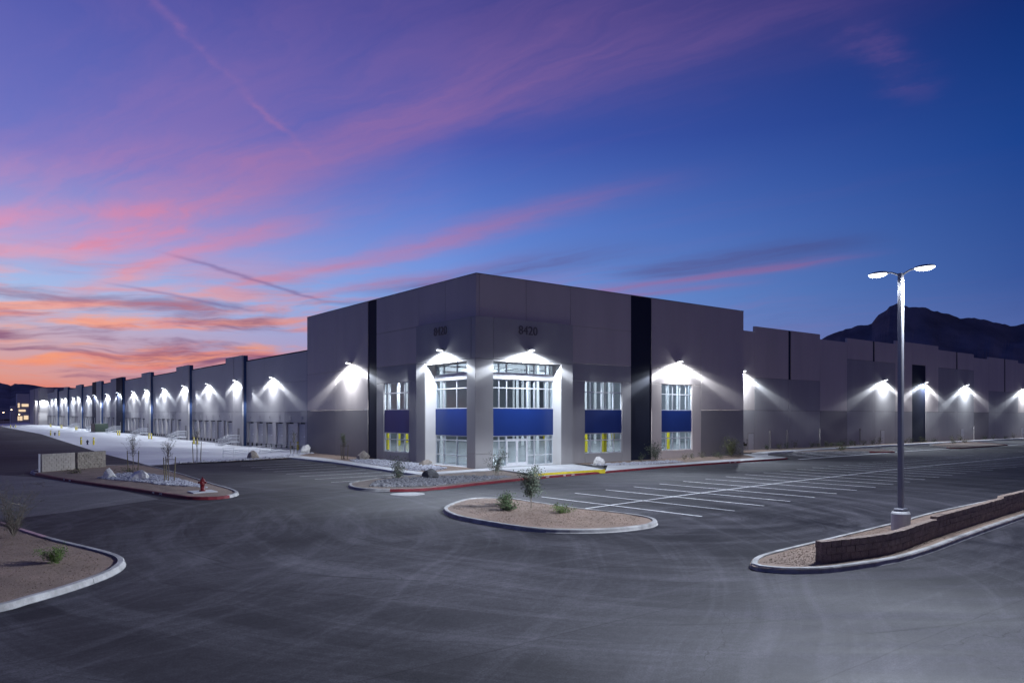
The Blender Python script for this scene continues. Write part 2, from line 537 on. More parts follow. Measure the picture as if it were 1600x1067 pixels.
def stuff(o, label=None, cat=None):
    o['kind'] = 'stuff'
    if label:
        o['label'] = label
        o['category'] = cat
    return o


def box(bm, x0, x1, y0, y1, z0, z1, bevel=0.0):
    r = bmesh.ops.create_cube(bm, size=1)
    for v in r['verts']:
        v.co = Vector(((x0 + x1) / 2 + v.co.x * (x1 - x0), (y0 + y1) / 2 + v.co.y * (y1 - y0), (z0 + z1) / 2 + v.co.z * (z1 - z0)))
    if bevel:
        es = list({e for v in r['verts'] for e in v.link_edges})
        bmesh.ops.bevel(bm, geom=es, offset=bevel, segments=1, affect='EDGES')
    return r['verts']


def boxm(x0, x1, y0, y1, z0, z1, bevel=0.0):
    bm = bmesh.new()
    box(bm, x0, x1, y0, y1, z0, z1, bevel)
    return bm


def tube(bm, pts, radii, n=8, cap=True):
    """tapered tube through points"""
    pts = [Vector(p) for p in pts]
    rings = []
    for i, p in enumerate(pts):
        a = pts[max(0, i - 1)]
        c = pts[min(len(pts) - 1, i + 1)]
        d = (c - a).normalized()
        up = Vector((0, 0, 1)) if abs(d.z) < 0.9 else Vector((1, 0, 0))
        e1 = d.cross(up).normalized()
        e2 = d.cross(e1)
        r = radii[i] if isinstance(radii, (list, tuple)) else radii
        rings.append([bm.verts.new(p + e1 * r * math.cos(6.2832 * k / n) + e2 * r * math.sin(6.2832 * k / n)) for k in range(n)])
    for i in range(len(rings) - 1):
        for k in range(n):
            bm.faces.new((rings[i][k], rings[i][(k + 1) % n], rings[i + 1][(k + 1) % n], rings[i + 1][k]))
    if cap:
        bm.faces.new(rings[0])
        bm.faces.new(list(reversed(rings[-1])))


def lathe(bm, prof, n=16, cx=0, cy=0):
    rings = []
    for r, z in prof:
        rings.append([bm.verts.new((cx + r * math.cos(6.2832 * k / n), cy + r * math.sin(6.2832 * k / n), z)) for k in range(n)])
    for i in range(len(rings) - 1):
        for k in range(n):
            bm.faces.new((rings[i][k], rings[i][(k + 1) % n], rings[i + 1][(k + 1) % n], rings[i + 1][k]))
    bm.faces.new(list(reversed(rings[0])))
    bm.faces.new(rings[-1])


def smooth(o, ang=40):
    for p in o.data.polygons:
        p.use_smooth = True
    return o


def polygon(pts, z=0.0, thick=0.0):
    """flat polygon sheet (pts counter-clockwise or not), z may be per-point"""
    bm = bmesh.new()
    vs = [bm.verts.new((p[0], p[1], p[2] if len(p) > 2 else z)) for p in pts]
    f = bm.faces.new(vs)
    bmesh.ops.recalc_face_normals(bm, faces=[f])
    f.normal_update()
    if f.normal.z < 0:
        f.normal_flip()
    top = f
    if thick:
        n = len(vs)
        lo = [bm.verts.new((v.co.x, v.co.y, v.co.z - thick)) for v in vs]
        for i in range(n):
            bm.faces.new((vs[i], vs[(i + 1) % n], lo[(i + 1) % n], lo[i]))
    bmesh.ops.triangulate(bm, faces=[top])
    bmesh.ops.recalc_face_normals(bm, faces=bm.faces)
    return bm


def catmull(pts, closed=False, step=0.35):
    pts = [Vector((p[0], p[1], 0)) for p in pts]
    n = len(pts)
    out = []
    rng_ = range(n) if closed else range(n - 1)
    for i in rng_:
        if closed:
            p0, p1, p2, p3 = pts[(i - 1) % n], pts[i], pts[(i + 1) % n], pts[(i + 2) % n]
        else:
            p0, p1, p2, p3 = pts[max(0, i - 1)], pts[i], pts[i + 1], pts[min(n - 1, i + 2)]
        k = max(2, int((p2 - p1).length / step))
        for j in range(k):
            t = j / k
            out.append(0.5 * ((2 * p1) + (p2 - p0) * t + (2 * p0 - 5 * p1 + 4 * p2 - p3) * t * t + (3 * p1 - p0 - 3 * p2 + p3) * t ** 3))
    if not closed:
        out.append(pts[-1])
    return out


def text_mesh(s, size, ext=0.01, spacing=1.0):
    cu = bpy.data.curves.new('lettering', 'FONT')
    cu.body = s
    cu.size = size
    cu.extrude = ext
    cu.align_x = 'CENTER'
    cu.align_y = 'CENTER'
    cu.space_character = spacing
    cu.resolution_u = 3
    o = bpy.data.objects.new('lettering_tmp', cu)
    COL.objects.link(o)
    dg = bpy.context.evaluated_depsgraph_get()
    me = bpy.data.meshes.new_from_object(o.evaluated_get(dg))
    bpy.data.objects.remove(o)
    bpy.data.curves.remove(cu)
    return me


ORD = ['first', 'second', 'third', 'fourth', 'fifth', 'sixth', 'seventh', 'eighth', 'ninth', 'tenth', 'eleventh', 'twelfth', 'thirteenth', 'fourteenth',
       'fifteenth', 'sixteenth', 'seventeenth', 'eighteenth', 'nineteenth', 'twentieth', 'twenty-first', 'twenty-second', 'twenty-third', 'twenty-fourth',
       'twenty-fifth', 'twenty-sixth', 'twenty-seventh', 'twenty-eighth', 'twenty-ninth', 'thirtieth']

# ------------------------------------------------------------------ terrain, lot, yard
structure(obj('ground', polygon([(-9000, -6000), (12000, -6000), (12000, 14000), (-9000, 14000)], -1.6), 'terrain'))

YB = [(22.3, -19.6), (50.6, -18.9), (170, -12.9), (357, -9.7), (430, -9.7)]          # outer edge of the concrete yard: v -> u
YN = [(-19.6, 22.3), (-12.6, 24.1), (-5.7, 27.3), (1.5, 38.0), (6.6, 45.0)]          # near edge of the yard: u -> v


def interp(tab, x):
    if x <= tab[0][0]:
        return tab[0][1]
    for (a, b_), (c, d) in zip(tab, tab[1:]):
        if x <= c:
            return b_ + (d - b_) * (x - a) / (c - a)
    return tab[-1][1]


def rise(v):
    return 0.005 * max(0.0, v - 63)


def yard_wall_z(v):
    return -0.62 + rise(v)


lot = structure(obj('parking_lot', polygon([(-170, -150), (330, -150), (330, 22), (2, 22), (2, 38.6), (1.5, 38), (-5.7, 27.3), (-12.6, 24.1), (-19.6, 22.3),
                                            (-18.9, 50.6), (-12.9, 170), (-9.7, 357), (-9.7, 430), (-170, 430)], 0.0), 'asphalt'))


def build_yard():
    bm = bmesh.new()
    vs = [22.3, 24.1, 25.7, 27.3, 30, 34, 38, 41, 45, 49, 53, 57, 62] + [70 + 10 * i for i in range(37)]
    us = [i / 10 for i in range(11)]
    grid = []
    yn_inv = [(b_, a) for a, b_ in YN]
    for v in vs:
        ul = interp(YB, v)
        ur = 6.6 if v >= 45 else interp(yn_inv, v)
        row = []
        for t in us:
            u = ul + (ur - ul) * t
            k = min(1.0, max(0.0, (v - interp(YN, u)) / 14.0))
            k = k * k * (3 - 2 * k)
            z = yard_wall_z(v) * (t ** 0.8) * k + rise(v) * 0.0 + 0.004
            row.append(bm.verts.new((u, v, z)))
        grid.append(row)
    for i in range(len(vs) - 1):
        for j in range(10):
            try:
                bm.faces.new((grid[i][j], grid[i][j + 1], grid[i + 1][j + 1], grid[i + 1][j]))
            except ValueError:
                pass
    bmesh.ops.remove_doubles(bm, verts=bm.verts, dist=0.01)
    bmesh.ops.recalc_face_normals(bm, faces=bm.faces)
    return bm


def yard_z(u, v):
    ul = interp(YB, v)
    t = max(0.0, min(1.0, (u - ul) / (6.6 - ul)))
    k = min(1.0, max(0.0, (v - interp(YN, u)) / 14.0))
    k = k * k * (3 - 2 * k)
    return yard_wall_z(v) * (t ** 0.8) * k + 0.004


structure(obj('dock_yard', build_yard(), 'yard_concrete'))
apron = structure(obj('drive', polygon([(-32.3, -12.0), (-29.7, -10.5), (-25.5, -7.5), (-26.0, -2.2), (-28.8, 12.6), (-30.9, 17.2), (-33.1, 19.5), (-60, 25), (-60, -14), (-34, -13.3)], 0.005), 'asphalt_old'))

# ------------------------------------------------------------------ painted lines of the lot
STRIPE = {}


def stripe(x0, y0, x1, y1, w=0.12, z=0.006, parent=None, m='line_paint', name='parking_stripe'):
    L = math.hypot(x1 - x0, y1 - y0)
    key = (round(L, 2), w, m)
    if key not in STRIPE:
        bm = bmesh.new()
        vs = [bm.verts.new(c) for c in ((0, -w / 2, 0), (L, -w / 2, 0), (L, w / 2, 0), (0, w / 2, 0))]
        bm.faces.new(vs)
        d = bpy.data.meshes.new(name)
        bm.to_mesh(d)
        bm.free()
        d.materials.append(MAT[m])
        STRIPE[key] = d
    return obj(name, STRIPE[key], None, parent or lot, (x0, y0, z), math.atan2(y1 - y0, x1 - x0))


# double row in front of the entrance side; the row bends gently with the kerb
RT = [(-9.0, -18.9), (1.8, -17.6), (13.5, -16.2), (25, -15.1), (60, -14.2), (140, -13.4)]
RB = [(-9.0, -29.25), (0.4, -28.2), (9.5, -27.3), (25, -26.0), (60, -25.0), (140, -24)]
SPN = [(-11.2, -24.2), (-1, -22.9), (8, -22.0), (28.4, -20.4), (60, -19.6), (140, -18.7)]
for i in range(40):
    u = -9.0 + 2.75 * i
    stripe(u, interp(RT, u), u + 0.35, interp(RB, u))
for a, c in zip(SPN, SPN[1:]):
    stripe(a[0], a[1], c[0], c[1], z=0.009, name='spine_line')
# the row along the dock-side facade
for i in range(8):
    v = -3.6 + 2.92 * i
    stripe(-14.15 + 0.11 * i, v, -7.35 + 0.08 * i, v + 0.25)
stripe(-9.9, -5.1, -14.0, -5.9)
# accessible stalls beyond the tower
for i in range(6):
    stripe(38.5 + 0.8 * i + (1.2 if i > 2 else 0), -6.9, 42.0 + 0.9 * i + (1.2 if i > 2 else 0), -1.0, 0.12)
for a in ((48.0, -6.6, 51.5, -1.0), (51.0, -6.4, 54.5, -0.6), (62.5, -5.0, 66.5, 1.8), (65.5, -4.8, 69.5, 2.0), (68.5, -4.8, 72.5, 2.2)):
    stripe(*a)
stripe(34.4, -7.6, 57.0, -6.5, 0.35, name='gutter_line', m='line_paint')
stripe(58.5, -5.9, 74.0, -5.9, 0.3, name='gutter_line')
stripe(92.3, -6.2, 180.0, -4.8, 0.3, name='gutter_line')

# manhole collar
bm = bmesh.new()
lathe(bm, [(0.95, 0.0), (0.95, 0.012), (0.90, 0.016)], 28)
mh = obj('manhole_cover', bm, 'kerb', None, (-14.0, -13.3, 0.002))
tag(mh, 'round manhole collar set in the asphalt before the red kerb nose', 'manhole')
bm = bmesh.new()
lathe(bm, [(0.62, 0.0), (0.62, 0.02), (0.60, 0.022)], 24)
obj('lid', bm, 'manhole', mh)

# ------------------------------------------------------------------ kerbs and islands


def kerb(parent, pts, closed, red=(), pink=(), seg=3.05, w=0.19, h=0.15, inward=1):
    """segments of kerb swept along a smoothed outline; pts run so that the bed lies on the left"""
    path = catmull(pts, closed)
    if closed:
        path = path + [path[0]]
    cum = [0.0]
    for a, c in zip(path, path[1:]):
        cum.append(cum[-1] + (c - a).length)
    L = cum[-1]
    nrm = []
    for i in range(len(path)):
        if closed:
            a = path[(i - 1) % (len(path) - 1)]
            c = path[(i + 1) % (len(path) - 1)] if i < len(path) - 1 else path[1]
        else:
            a, c = path[max(0, i - 1)], path[min(len(path) - 1, i + 1)]
        d = (c - a).normalized()
        nrm.append(Vector((-d.y, d.x, 0)) * inward)

    def at(s):
        s = max(0, min(L, s))
        for i in range(len(path) - 1):
            if cum[i + 1] >= s:
                k = (s - cum[i]) / max(1e-6, cum[i + 1] - cum[i])
                return path[i].lerp(path[i + 1], k), nrm[i].lerp(nrm[i + 1], k).normalized()
        return path[-1], nrm[-1]

    n = max(1, round(L / seg))
    prof = [(-0.03, 0.0), (0.0, 0.03), (0.015, h - 0.03), (0.045, h), (w, h), (w, 0.0)]
    for j in range(n):
        s0, s1 = L * j / n + 0.006, L * (j + 1) / n - 0.006
        mid = (s0 + s1) / 2 / L
        m = 'kerb'
        for a, c in red:
            if a <= mid <= c:
                m = 'kerb_red'
        for a, c in pink:
            if a <= mid <= c:
                m = 'kerb_pink'
        bm = bmesh.new()
        k = max(2, int((s1 - s0) / 0.4))
        rings = []
        for i in range(k + 1):
            p, nn = at(s0 + (s1 - s0) * i / k)
            rings.append([bm.verts.new((p.x + nn.x * a, p.y + nn.y * a, z)) for a, z in prof])
        for r0, r1 in zip(rings, rings[1:]):
            for i in range(len(prof) - 1):
                bm.faces.new((r0[i], r1[i], r1[i + 1], r0[i + 1]))
        bm.faces.new(rings[0])
        bm.faces.new(list(reversed(rings[-1])))
        bmesh.ops.recalc_face_normals(bm, faces=bm.faces)
        obj('kerb_stone', bm, m, parent)
    return path, at, L


def mound(name, path, z0, rise_, m, inset=0.1):
    """planting bed filling a closed outline, gently domed"""
    c = sum(path, Vector()) / len(path)
    bm = bmesh.new()
    rings = []
    n = len(path)
    for k in (1.0, 0.86, 0.66, 0.44, 0.22):
        ring = []
        for p in path:
            q = c + (p - c) * (k if k < 1 else 1 - inset / max(0.5, (p - c).length))
            zz = z0 + rise_ * (1 - k * k) + (mnoise.noise(Vector((q.x * 0.7, q.y * 0.7, 3))) * 0.03 if k < 1 else 0)
            ring.append(bm.verts.new((q.x, q.y, zz)))
        rings.append(ring)
    top = bm.verts.new((c.x, c.y, z0 + rise_))
    for r0, r1 in zip(rings, rings[1:]):
        for i in range(n):
            bm.faces.new((r0[i], r0[(i + 1) % n], r1[(i + 1) % n], r1[i]))
    for i in range(n):
        bm.faces.new((rings[-1][i], rings[-1][(i + 1) % n], top))
    bmesh.ops.recalc_face_normals(bm, faces=bm.faces)
    o = structure(obj(name, bm, m))
    return smooth(o)


def stones(name, label, pts_fn, n, m, smin, smax, z, seed=1, parent=None):
    """loose stones lying as ground cover: one mesh"""
    rnd = random.Random(seed)
    base = bmesh.new()
    bmesh.ops.create_icosphere(base, subdivisions=1, radius=1)
    bv = [v.co.copy() for v in base.verts]
    bf = [[v.index for v in f.verts] for f in base.faces]
    base.free()
    V, Fc = [], []
    for _ in range(n):
        x, y = pts_fn(rnd)
        s = smin + (smax - smin) * rnd.random() ** 2
        rot = Matrix.Rotation(rnd.random() * 6.28, 3, 'Z') @ Matrix.Rotation(rnd.random() * 3, 3, 'X')
        sc_ = Vector((s * rnd.uniform(0.7, 1.3), s * rnd.uniform(0.6, 1.1), s * rnd.uniform(0.45, 0.8)))
        o0 = len(V)
        zz = z(x, y) if callable(z) else z
        for c in bv:
            q = rot @ (c * rnd.uniform(0.8, 1.15))
            V.append((x + q.x * sc_.x, y + q.y * sc_.y, zz + q.z * sc_.z + sc_.z * 0.35))
        for f in bf:
            Fc.append([o0 + i for i in f])
    me = bpy.data.meshes.new(name)
    me.from_pydata(V, [], Fc)
    o = obj(name, me, m, parent)
    stuff(o, label, 'gravel')
    return o


def surf(o):
    from mathutils.bvhtree import BVHTree
    t = BVHTree.FromPolygons([v.co for v in o.data.vertices], [tuple(p.vertices) for p in o.data.polygons])

    def fn(x, y):
        h = t.ray_cast(Vector((x, y, 5)), Vector((0, 0, -1)))
        return h[0].z if h[0] else 0.0
    return fn


def in_poly(poly):
    xs = [p[0] for p in poly]
    ys = [p[1] for p in poly]

    def fn(rnd):
        while True:
            x, y = rnd.uniform(min(xs), max(xs)), rnd.uniform(min(ys), max(ys))
            c = False
            j = len(poly) - 1
            for i in range(len(poly)):
                if (poly[i][1] > y) != (poly[j][1] > y) and x < (poly[j][0] - poly[i][0]) * (y - poly[i][1]) / (poly[j][1] - poly[i][1]) + poly[i][0]:
                    c = not c
                j = i
            if c:
                return x, y
    return fn


def kerb_text(parent, at, s, L, text, size=0.13):
    """white stencilled letters on the kerb face"""
    p, nn = at(s)
    me = text_mesh(text, size, 0.002, 1.1)
    me.materials.append(MAT['sign_white'])
    o = bpy.data.objects.new('lettering', me)
    COL.objects.link(o)
    o.parent = parent
    out = -nn
    o.matrix_local = Matrix.Translation(Vector((p.x, p.y, 0.082)) + out * 0.004) @ Matrix((
        (-out.y, 0, out.x, 0), (out.x, 0, out.y, 0), (0, 1, 0, 0), (0, 0, 0, 1)))
    return o


# island in the middle of the lot
CI = [(-16.3, -20.6), (-17.4, -23.1), (-17.5, -25.6), (-17.2, -28.0), (-16.5, -29.1), (-15.1, -30.0), (-13.2, -30.2), (-11.9, -29.6), (-11.2, -28.4), (-11.2, -26.5), (-11.5, -24.6),
      (-11.5, -21.1), (-11.5, -19.5), (-12.5, -18.2), (-13.9, -18.5)]
path = catmull(CI, True)
isl = mound('planting_island', path, 0.10, 0.14, 'soil')
kerb(isl, CI, True)

# hydrant island on the left
HI = [(-28.8, 15.6), (-27.6, 7.1), (-25.8, -1.4), (-24.7, -7.1), (-24.2, -8.9), (-23.1, -9.6), (-21.9, -8.6), (-21.2, -6.4), (-20.9, -0.5), (-20.3, 9.7), (-20.2, 20.5), (-21.5, 22.6), (-24.5, 22.8), (-28.3, 20.0)]
path = catmull(HI, True)
isl_h = mound('planting_island', path, 0.10, 0.10, 'soil')
_, at_h, L_h = kerb(isl_h, HI, True, red=((0.0, 0.365),))
for s in (0.10, 0.115, 0.285, 0.298):
    kerb_text(isl_h, at_h, L_h * s, L_h, 'FIRE' if s in (0.10, 0.285) else 'LANE', 0.14)

# near-left bed
NI = [(-33.9, -29.9), (-33.3, -29.45), (-32.4, -28.7), (-31.4, -27.6), (-30.75, -26.5), (-30.45, -25.3), (-30.55, -24.1), (-30.9, -22.6), (-31.6, -19.8), (-32.4, -15.6), (-32.9, -13.0), (-34.2, -7.9), (-38, -4), (-50, -2), (-50, -34), (-38, -31.6)]
path = catmull(NI, True)
isl_n = mound('planting_island', path, 0.10, 0.20, 'soil')
kerb(isl_n, NI, True, pink=((0.125, 0.33),))

# right-hand island with the low block wall
RI = [(-16.2, -36.9), (-16.75, -37.35), (-16.5, -38.1), (-15.6, -38.75), (-14.4, -39.05), (-12.3, -39.3), (-9.5, -39.15), (-6.8, -38.85), (1.5, -38.05), (16, -36.9), (30, -36.0),
      (30, -33.4), (13.0, -34.3), (8.3, -34.7), (0.1, -35.1), (-4.6, -35.6), (-10.7, -36.1), (-13.9, -36.35), (-15.4, -36.55)]
path = catmull(RI, True)
isl_r = structure(obj('planting_island', polygon([(p.x, p.y) for p in catmull(RI, True, 0.8)], 0.11), 'soil'))
kerb(isl_r, RI, True)

# bed and red kerb in front of the entrance
FB = [(-13.9, -5.9), (-14.3, -6.5), (-14.95, -8.0), (-15.15, -9.3), (-14.8, -10.6), (-13.8, -11.7), (-12.4, -12.25), (-10.4, -11.95), (-7.4, -11.1), (-4.4, -10.4), (-1.6, -9.85)]
FK = FB + [(2.0, -9.35), (5.3, -8.95), (9.7, -8.35), (14.2, -7.8), (21.5, -7.45), (30.0, -7.15), (33.2, -7.0), (34.3, -6.4)]
front_poly = [(p.x, p.y) for p in catmull(FB, False, 0.6)] + [(-1.45, -9.2), (0.95, -2.75), (-1.6, -2.95), (-6.6, -3.45), (-7.3, -3.35), (-9.1, -3.35), (-11.9, -4.5)]
bed_f = structure(obj('planting_bed', polygon(front_poly, 0.11), 'soil_dark'))
_, at_f, L_f = kerb(bed_f, FK, False, red=((0.12, 0.985),))
kerb(bed_f, [(-7.3, -3.2), (-9.1, -3.25), (-11.9, -4.4), (-13.85, -5.8)], False)
for s in (0.345, 0.362, 0.395, 0.412, 0.80, 0.815):
    kerb_text(bed_f, at_f, L_f * s, L_f, 'FIRE' if s in (0.345, 0.395, 0.80) else 'LANE', 0.13)

# bed along the dock-side facade of the tower
bed_l = structure(obj('planting_bed', polygon([(-3.9, 29.5), (-3.55, 22.6), (-4.2, 12.6), (-5.4, 3.3), (-5.65, -1.5), (-1.7, -1.15), (-0.35, -0.4), (-0.02, 0.5), (-0.02, 34.35), (1.2, 37.0), (-2.2, 32.5)], 0.125), 'soil'))
# stony verge between lot and yard
verge = structure(obj('planting_bed', polygon([(-17.5, 22.0), (-12.5, 22.6), (-6.0, 24.6), (-3.9, 28.4), (-2.2, 32.5), (1.4, 37.9), (-5.7, 27.6), (-12.6, 24.4), (-17.5, 23.1)], 0.09), 'soil'))
# bed along the entrance facade and the long right wall
bed_r = structure(obj('planting_bed', polygon([(10.4, -0.45), (10.6, -3.9), (16.3, -5.7), (22.4, -5.1), (31.5, -4.6), (35.4, -0.9), (35.9, -0.02), (10.4, -0.02)], 0.12), 'soil'))
WK = [(37.0, -1.2), (41.0, 1.4), (48.0, 2.0), (58.0, 2.9), (70.0, 3.4), (90, 4.0), (104, 4.4), (134, 4.8), (200, 5.0), (300, 5.2)]
bed_w = structure(obj('planting_bed', polygon([(36.4, 6.68), (36.4, 4.0)] + [(a, b_ + 0.8) for a, b_ in WK[1:]] + [(300, 6.68)], 0.11), 'soil'))
I1 = [(46.8, 0.6), (52.6, -3.4), (55.6, -6.6), (57.4, -6.3), (59.5, -4.3), (61.6, -2.3), (60.6, 1.2), (55.3, 1.2)]
i1 = structure(obj('planting_island', polygon([(p.x, p.y) for p in catmull(I1, True, 0.8)], 0.11), 'soil'))
kerb(i1, I1, True, red=((0.22, 0.50),))
I2 = [(75.0, -5.0), (74.6, -6.6), (77, -7.0), (91.0, -6.5), (93.5, -5.6), (101.0, 0.8), (100.2, 2.6), (84.5, 1.2)]
i2 = structure(obj('planting_island', polygon([(p.x, p.y) for p in catmull(I2, True, 0.8)], 0.11), 'soil'))
kerb(i2, I2, True, red=((0.02, 0.48),))

# ------------------------------------------------------------------ pavements in slabs


def slabs(parent, near, far, z, step=1.52, m='concrete', t=0.16):
    """paving between two polylines, cut into slabs with open joints"""
    def samp(line):
        ln = [Vector((p[0], p[1], p[2] if len(p) > 2 else z)) for p in line]
        cum = [0]
        for a, c in zip(ln, ln[1:]):
            cum.append(cum[-1] + (c - a).length)

        def at(f):
            s = f * cum[-1]
            for i in range(len(ln) - 1):
                if s <= cum[i + 1] + 1e-6:
                    return ln[i].lerp(ln[i + 1], (s - cum[i]) / (cum[i + 1] - cum[i]))
            return ln[-1]
        return at, cum[-1]
    an, L = samp(near)
    af, _ = samp(far)
    n = max(1, round(L / step))
    g = 0.008 / L
    for i in range(n):
        f0, f1 = i / n + g, (i + 1) / n - g
        obj('paving_slab', polygon([an(f0), an(f1), af(f1), af(f0)], z, t), m, parent)


pav = structure(obj('pavement', polygon([(-5.7, 26.5), (-5.5, 14.9), (-6.5, 3.3), (-7.1, -3.0), (-5.75, -1.65), (-5.45, 3.3), (-4.3, 12.6), (-3.6, 22.6), (-3.95, 27.4)], 0.10), 'joint'))
slabs(pav, [(-5.9, 27.2), (-5.6, 14.9), (-6.6, 3.3), (-7.2, -3.1)], [(-3.9, 28.2), (-3.5, 22.6), (-4.2, 12.6), (-5.4, 3.3), (-5.7, -1.6)], 0.15)
slabs(pav, [(-7.1, -3.25), (-1.6, -2.85), (0.95, -2.7)], [(-5.65, -1.55), (-1.6, -1.2), (1.0, -0.42)], 0.15)
plaza = structure(obj('entrance_plaza', polygon([(1.0, -2.65, 0.09), (-1.4, -9.1, 0.26), (5.7, -8.85, 0.26), (10.5, -3.9, 0.10), (10.3, -0.4, 0.07), (1.0, -0.4, 0.07)], 0, 0.25), 'joint'))
for i in range(3):
    a, c = i / 3, (i + 1) / 3
    fx = lambda t: Vector((-1.4 + 7.1 * t, -9.1 + 0.25 * t, 0.30))
    bx_ = lambda t: Vector((1.0 + 9.3 * t, -0.42, 0.11))
    for k in range(4):
        p, q = k / 4, (k + 1) / 4
        e = 0.0015
        obj('paving_slab', polygon([fx(a + e).lerp(bx_(a + e), p + e), fx(c - e).lerp(bx_(c - e), p + e), fx(c - e).lerp(bx_(c - e), q - e), fx(a + e).lerp(bx_(a + e), q - e)], 0, 0.06), 'concrete', plaza)
bm = polygon([(-1.48, -9.20), (5.72, -8.95), (5.72, -8.86), (-1.40, -9.105)], 0.304, 0.30)
obj('step_edge', bm, 'yellow_paint', plaza)
obj('gutter', polygon([(-1.7, -9.6), (5.9, -8.85), (7.2, -8.3), (6.2, -8.2), (5.74, -8.94), (-1.5, -9.22)], 0.152, 0.03), 'concrete', plaza)
walk = structure(obj('pavement', polygon([(6.0, -8.6), (14.2, -7.55), (21.5, -7.2), (30, -6.9), (33.9, -6.2), (31.0, -4.9), (22.4, -5.3), (16.3, -5.9), (10.4, -4.6)], 0.10), 'joint'))
slabs(walk, [(6.2, -8.5), (14.2, -7.58), (21.5, -7.22), (30, -6.92), (33.9, -6.5)], [(10.7, -4.2), (16.3, -5.85), (22.4, -5.2), (31.0, -4.8), (33.9, -4.4)], 0.15)
slabs(walk, [(34.0, -6.4), (36.2, -2.9), (38.8, -1.2)], [(31.6, -4.6), (35.4, -0.95), (36.6, 1.0)], 0.15)
slabs(walk, [(a, b_ - 0.75) for a, b_ in WK], [(a - 0.3, b_ + 0.75) for a, b_ in WK], 0.15, 3.05)

# ------------------------------------------------------------------ the warehouse
WH = thing('warehouse', 'long grey tilt-up warehouse with navy strips, blue spandrels and a tall glazed corner', 'warehouse', (0, 0, 0))
WT = 0.30


def facing(parent, axis, plane, a0, a1, z0, z1, m, inset=0.0, name='wall_panel', th=WT, gap=0.015):
    """one wall panel; axis 'v': panel in plane y=plane facing -y, spanning x; axis 'u': plane x=plane facing -x, spanning y"""
    a0, a1, z0, z1 = a0 + gap, a1 - gap, z0 + (gap if z0 > 0.01 else 0), z1 - gap
    p = plane + inset
    if axis == 'v':
        bm = boxm(a0, a1, p, p + th, z0, z1, 0.012)
    else:
        bm = boxm(p, p + th, a0, a1, z0, z1, 0.012)
    return obj(name, bm, m, parent)


def backing(axis, plane, a0, a1, z0, z1, th=0.1, off=0.12):
    p = plane + off
    if axis == 'v':
        bm = boxm(a0, a1, p, p + th, z0, z1)
    else:
        bm = boxm(p, p + th, a0, a1, z0, z1)
    return obj('wall_core', bm, 'joint', WH)


H = 15.9
A_, B_, C_, N_ = 'wall_light', 'wall_mid', 'wall_dark', 'wall_navy'


def facade(axis, plane, rows):
    for a0, a1, z0, z1, m in rows:
        facing(WH, axis, plane, a0, a1, z0, z1, m, 0.05 if m == N_ else 0.0)


# entrance facade of the tower (plane y = 0)
facade('v', 0.0, [
    (0.31, 5.2, 12.45, H, A_), (5.2, 10.3, 12.45, H, A_),
    (10.3, 18.1, 9.1, 12.45, A_), (10.3, 18.1, 12.45, H, A_),
    (10.3, 18.1, 7.55, 9.1, B_), (10.3, 12.06, 0, 7.55, B_), (16.86, 18.1, 0, 7.55, B_), (12.06, 16.86, 0, 0.95, B_),
    (18.1, 21.0, 0, H, N_),
    (21.0, 28.6, 9.1, H, A_), (21.0, 28.6, 7.55, 9.1, A_), (21.0, 22.47, 0, 7.55, A_), (27.16, 28.6, 0, 7.55, A_), (22.47, 27.16, 0, 0.95, A_),
    (28.6, 36.0, 5.0, H, A_), (28.6, 36.0, 0, 5.0, C_)])
# dock-side facade of the tower (plane x = 0)
facade('u', 0.0, [
    (0.0, 4.6, 12.45, H, A_), (4.6, 9.0, 12.45, H, A_),
    (9.0, 17.15, 9.15, 12.45, A_), (9.0, 17.15, 12.45, H, A_),
    (9.0, 17.15, 7.55, 9.15, B_), (9.0, 10.78, 0, 7.55, B_), (15.65, 17.15, 0, 7.55, B_), (10.78, 15.65, 0, 0.95, B_),
    (17.15, 19.0, 0, H, N_),
    (19.0, 26.5, 9.2, H, A_), (26.5, 34.4, 9.2, H, A_), (19.0, 26.5, 5.0, 9.2, A_), (26.5, 34.4, 5.0, 9.2, A_),
    (19.0, 26.5, 0, 5.0, C_), (26.5, 34.4, 0, 5.0, C_)])
# returns of the tower and its roof
facing(WH, 'v', 34.1, 0.31, 6.7, 0.0, H - 0.02, A_, 0.0)
facing(WH, 'u', 35.7, 0.31, 6.9, 0.0, H - 0.02, A_, 0.0)
obj('roof', boxm(0.2, 35.8, 0.2, 34.2, 14.6, 14.9), 'roof_metal', WH)
obj('parapet_cap', boxm(-0.02, 36.02, -0.02, 0.34, H, H + 0.05), 'wall_dark', WH)
obj('parapet_cap', boxm(-0.02, 0.34, 0.345, 34.42, H, H + 0.05), 'wall_dark', WH)

# entrance portal: two tall frames meeting at the corner
PZ = 12.45
facing(WH, 'v', -0.3, -0.3, 1.5, 9.0, PZ, B_, th=0.6)
facing(WH, 'v', -0.3, 1.5, 10.3, 9.0, PZ, B_, th=0.6)
facing(WH, 'v', -0.3, 8.92, 10.3, 0.0, 9.0, B_, th=0.595)
facing(WH, 'u', -0.3, 0.32, 9.0, 9.0, PZ, B_, th=0.6)
facing(WH, 'u', -0.3, 7.45, 9.0, 0.0, 9.0, B_, th=0.595)
bm = bmesh.new()
box(bm, -0.29, 1.5, -0.29, 0.94, 0.0, 1.25, 0.012)
obj('corner_pier', bm, B_, WH)
bm = bmesh.new()
box(bm, -0.29, 1.5, -0.29, 0.94, 1.27, 8.99, 0.012)
obj('corner_pier', bm, B_, WH)
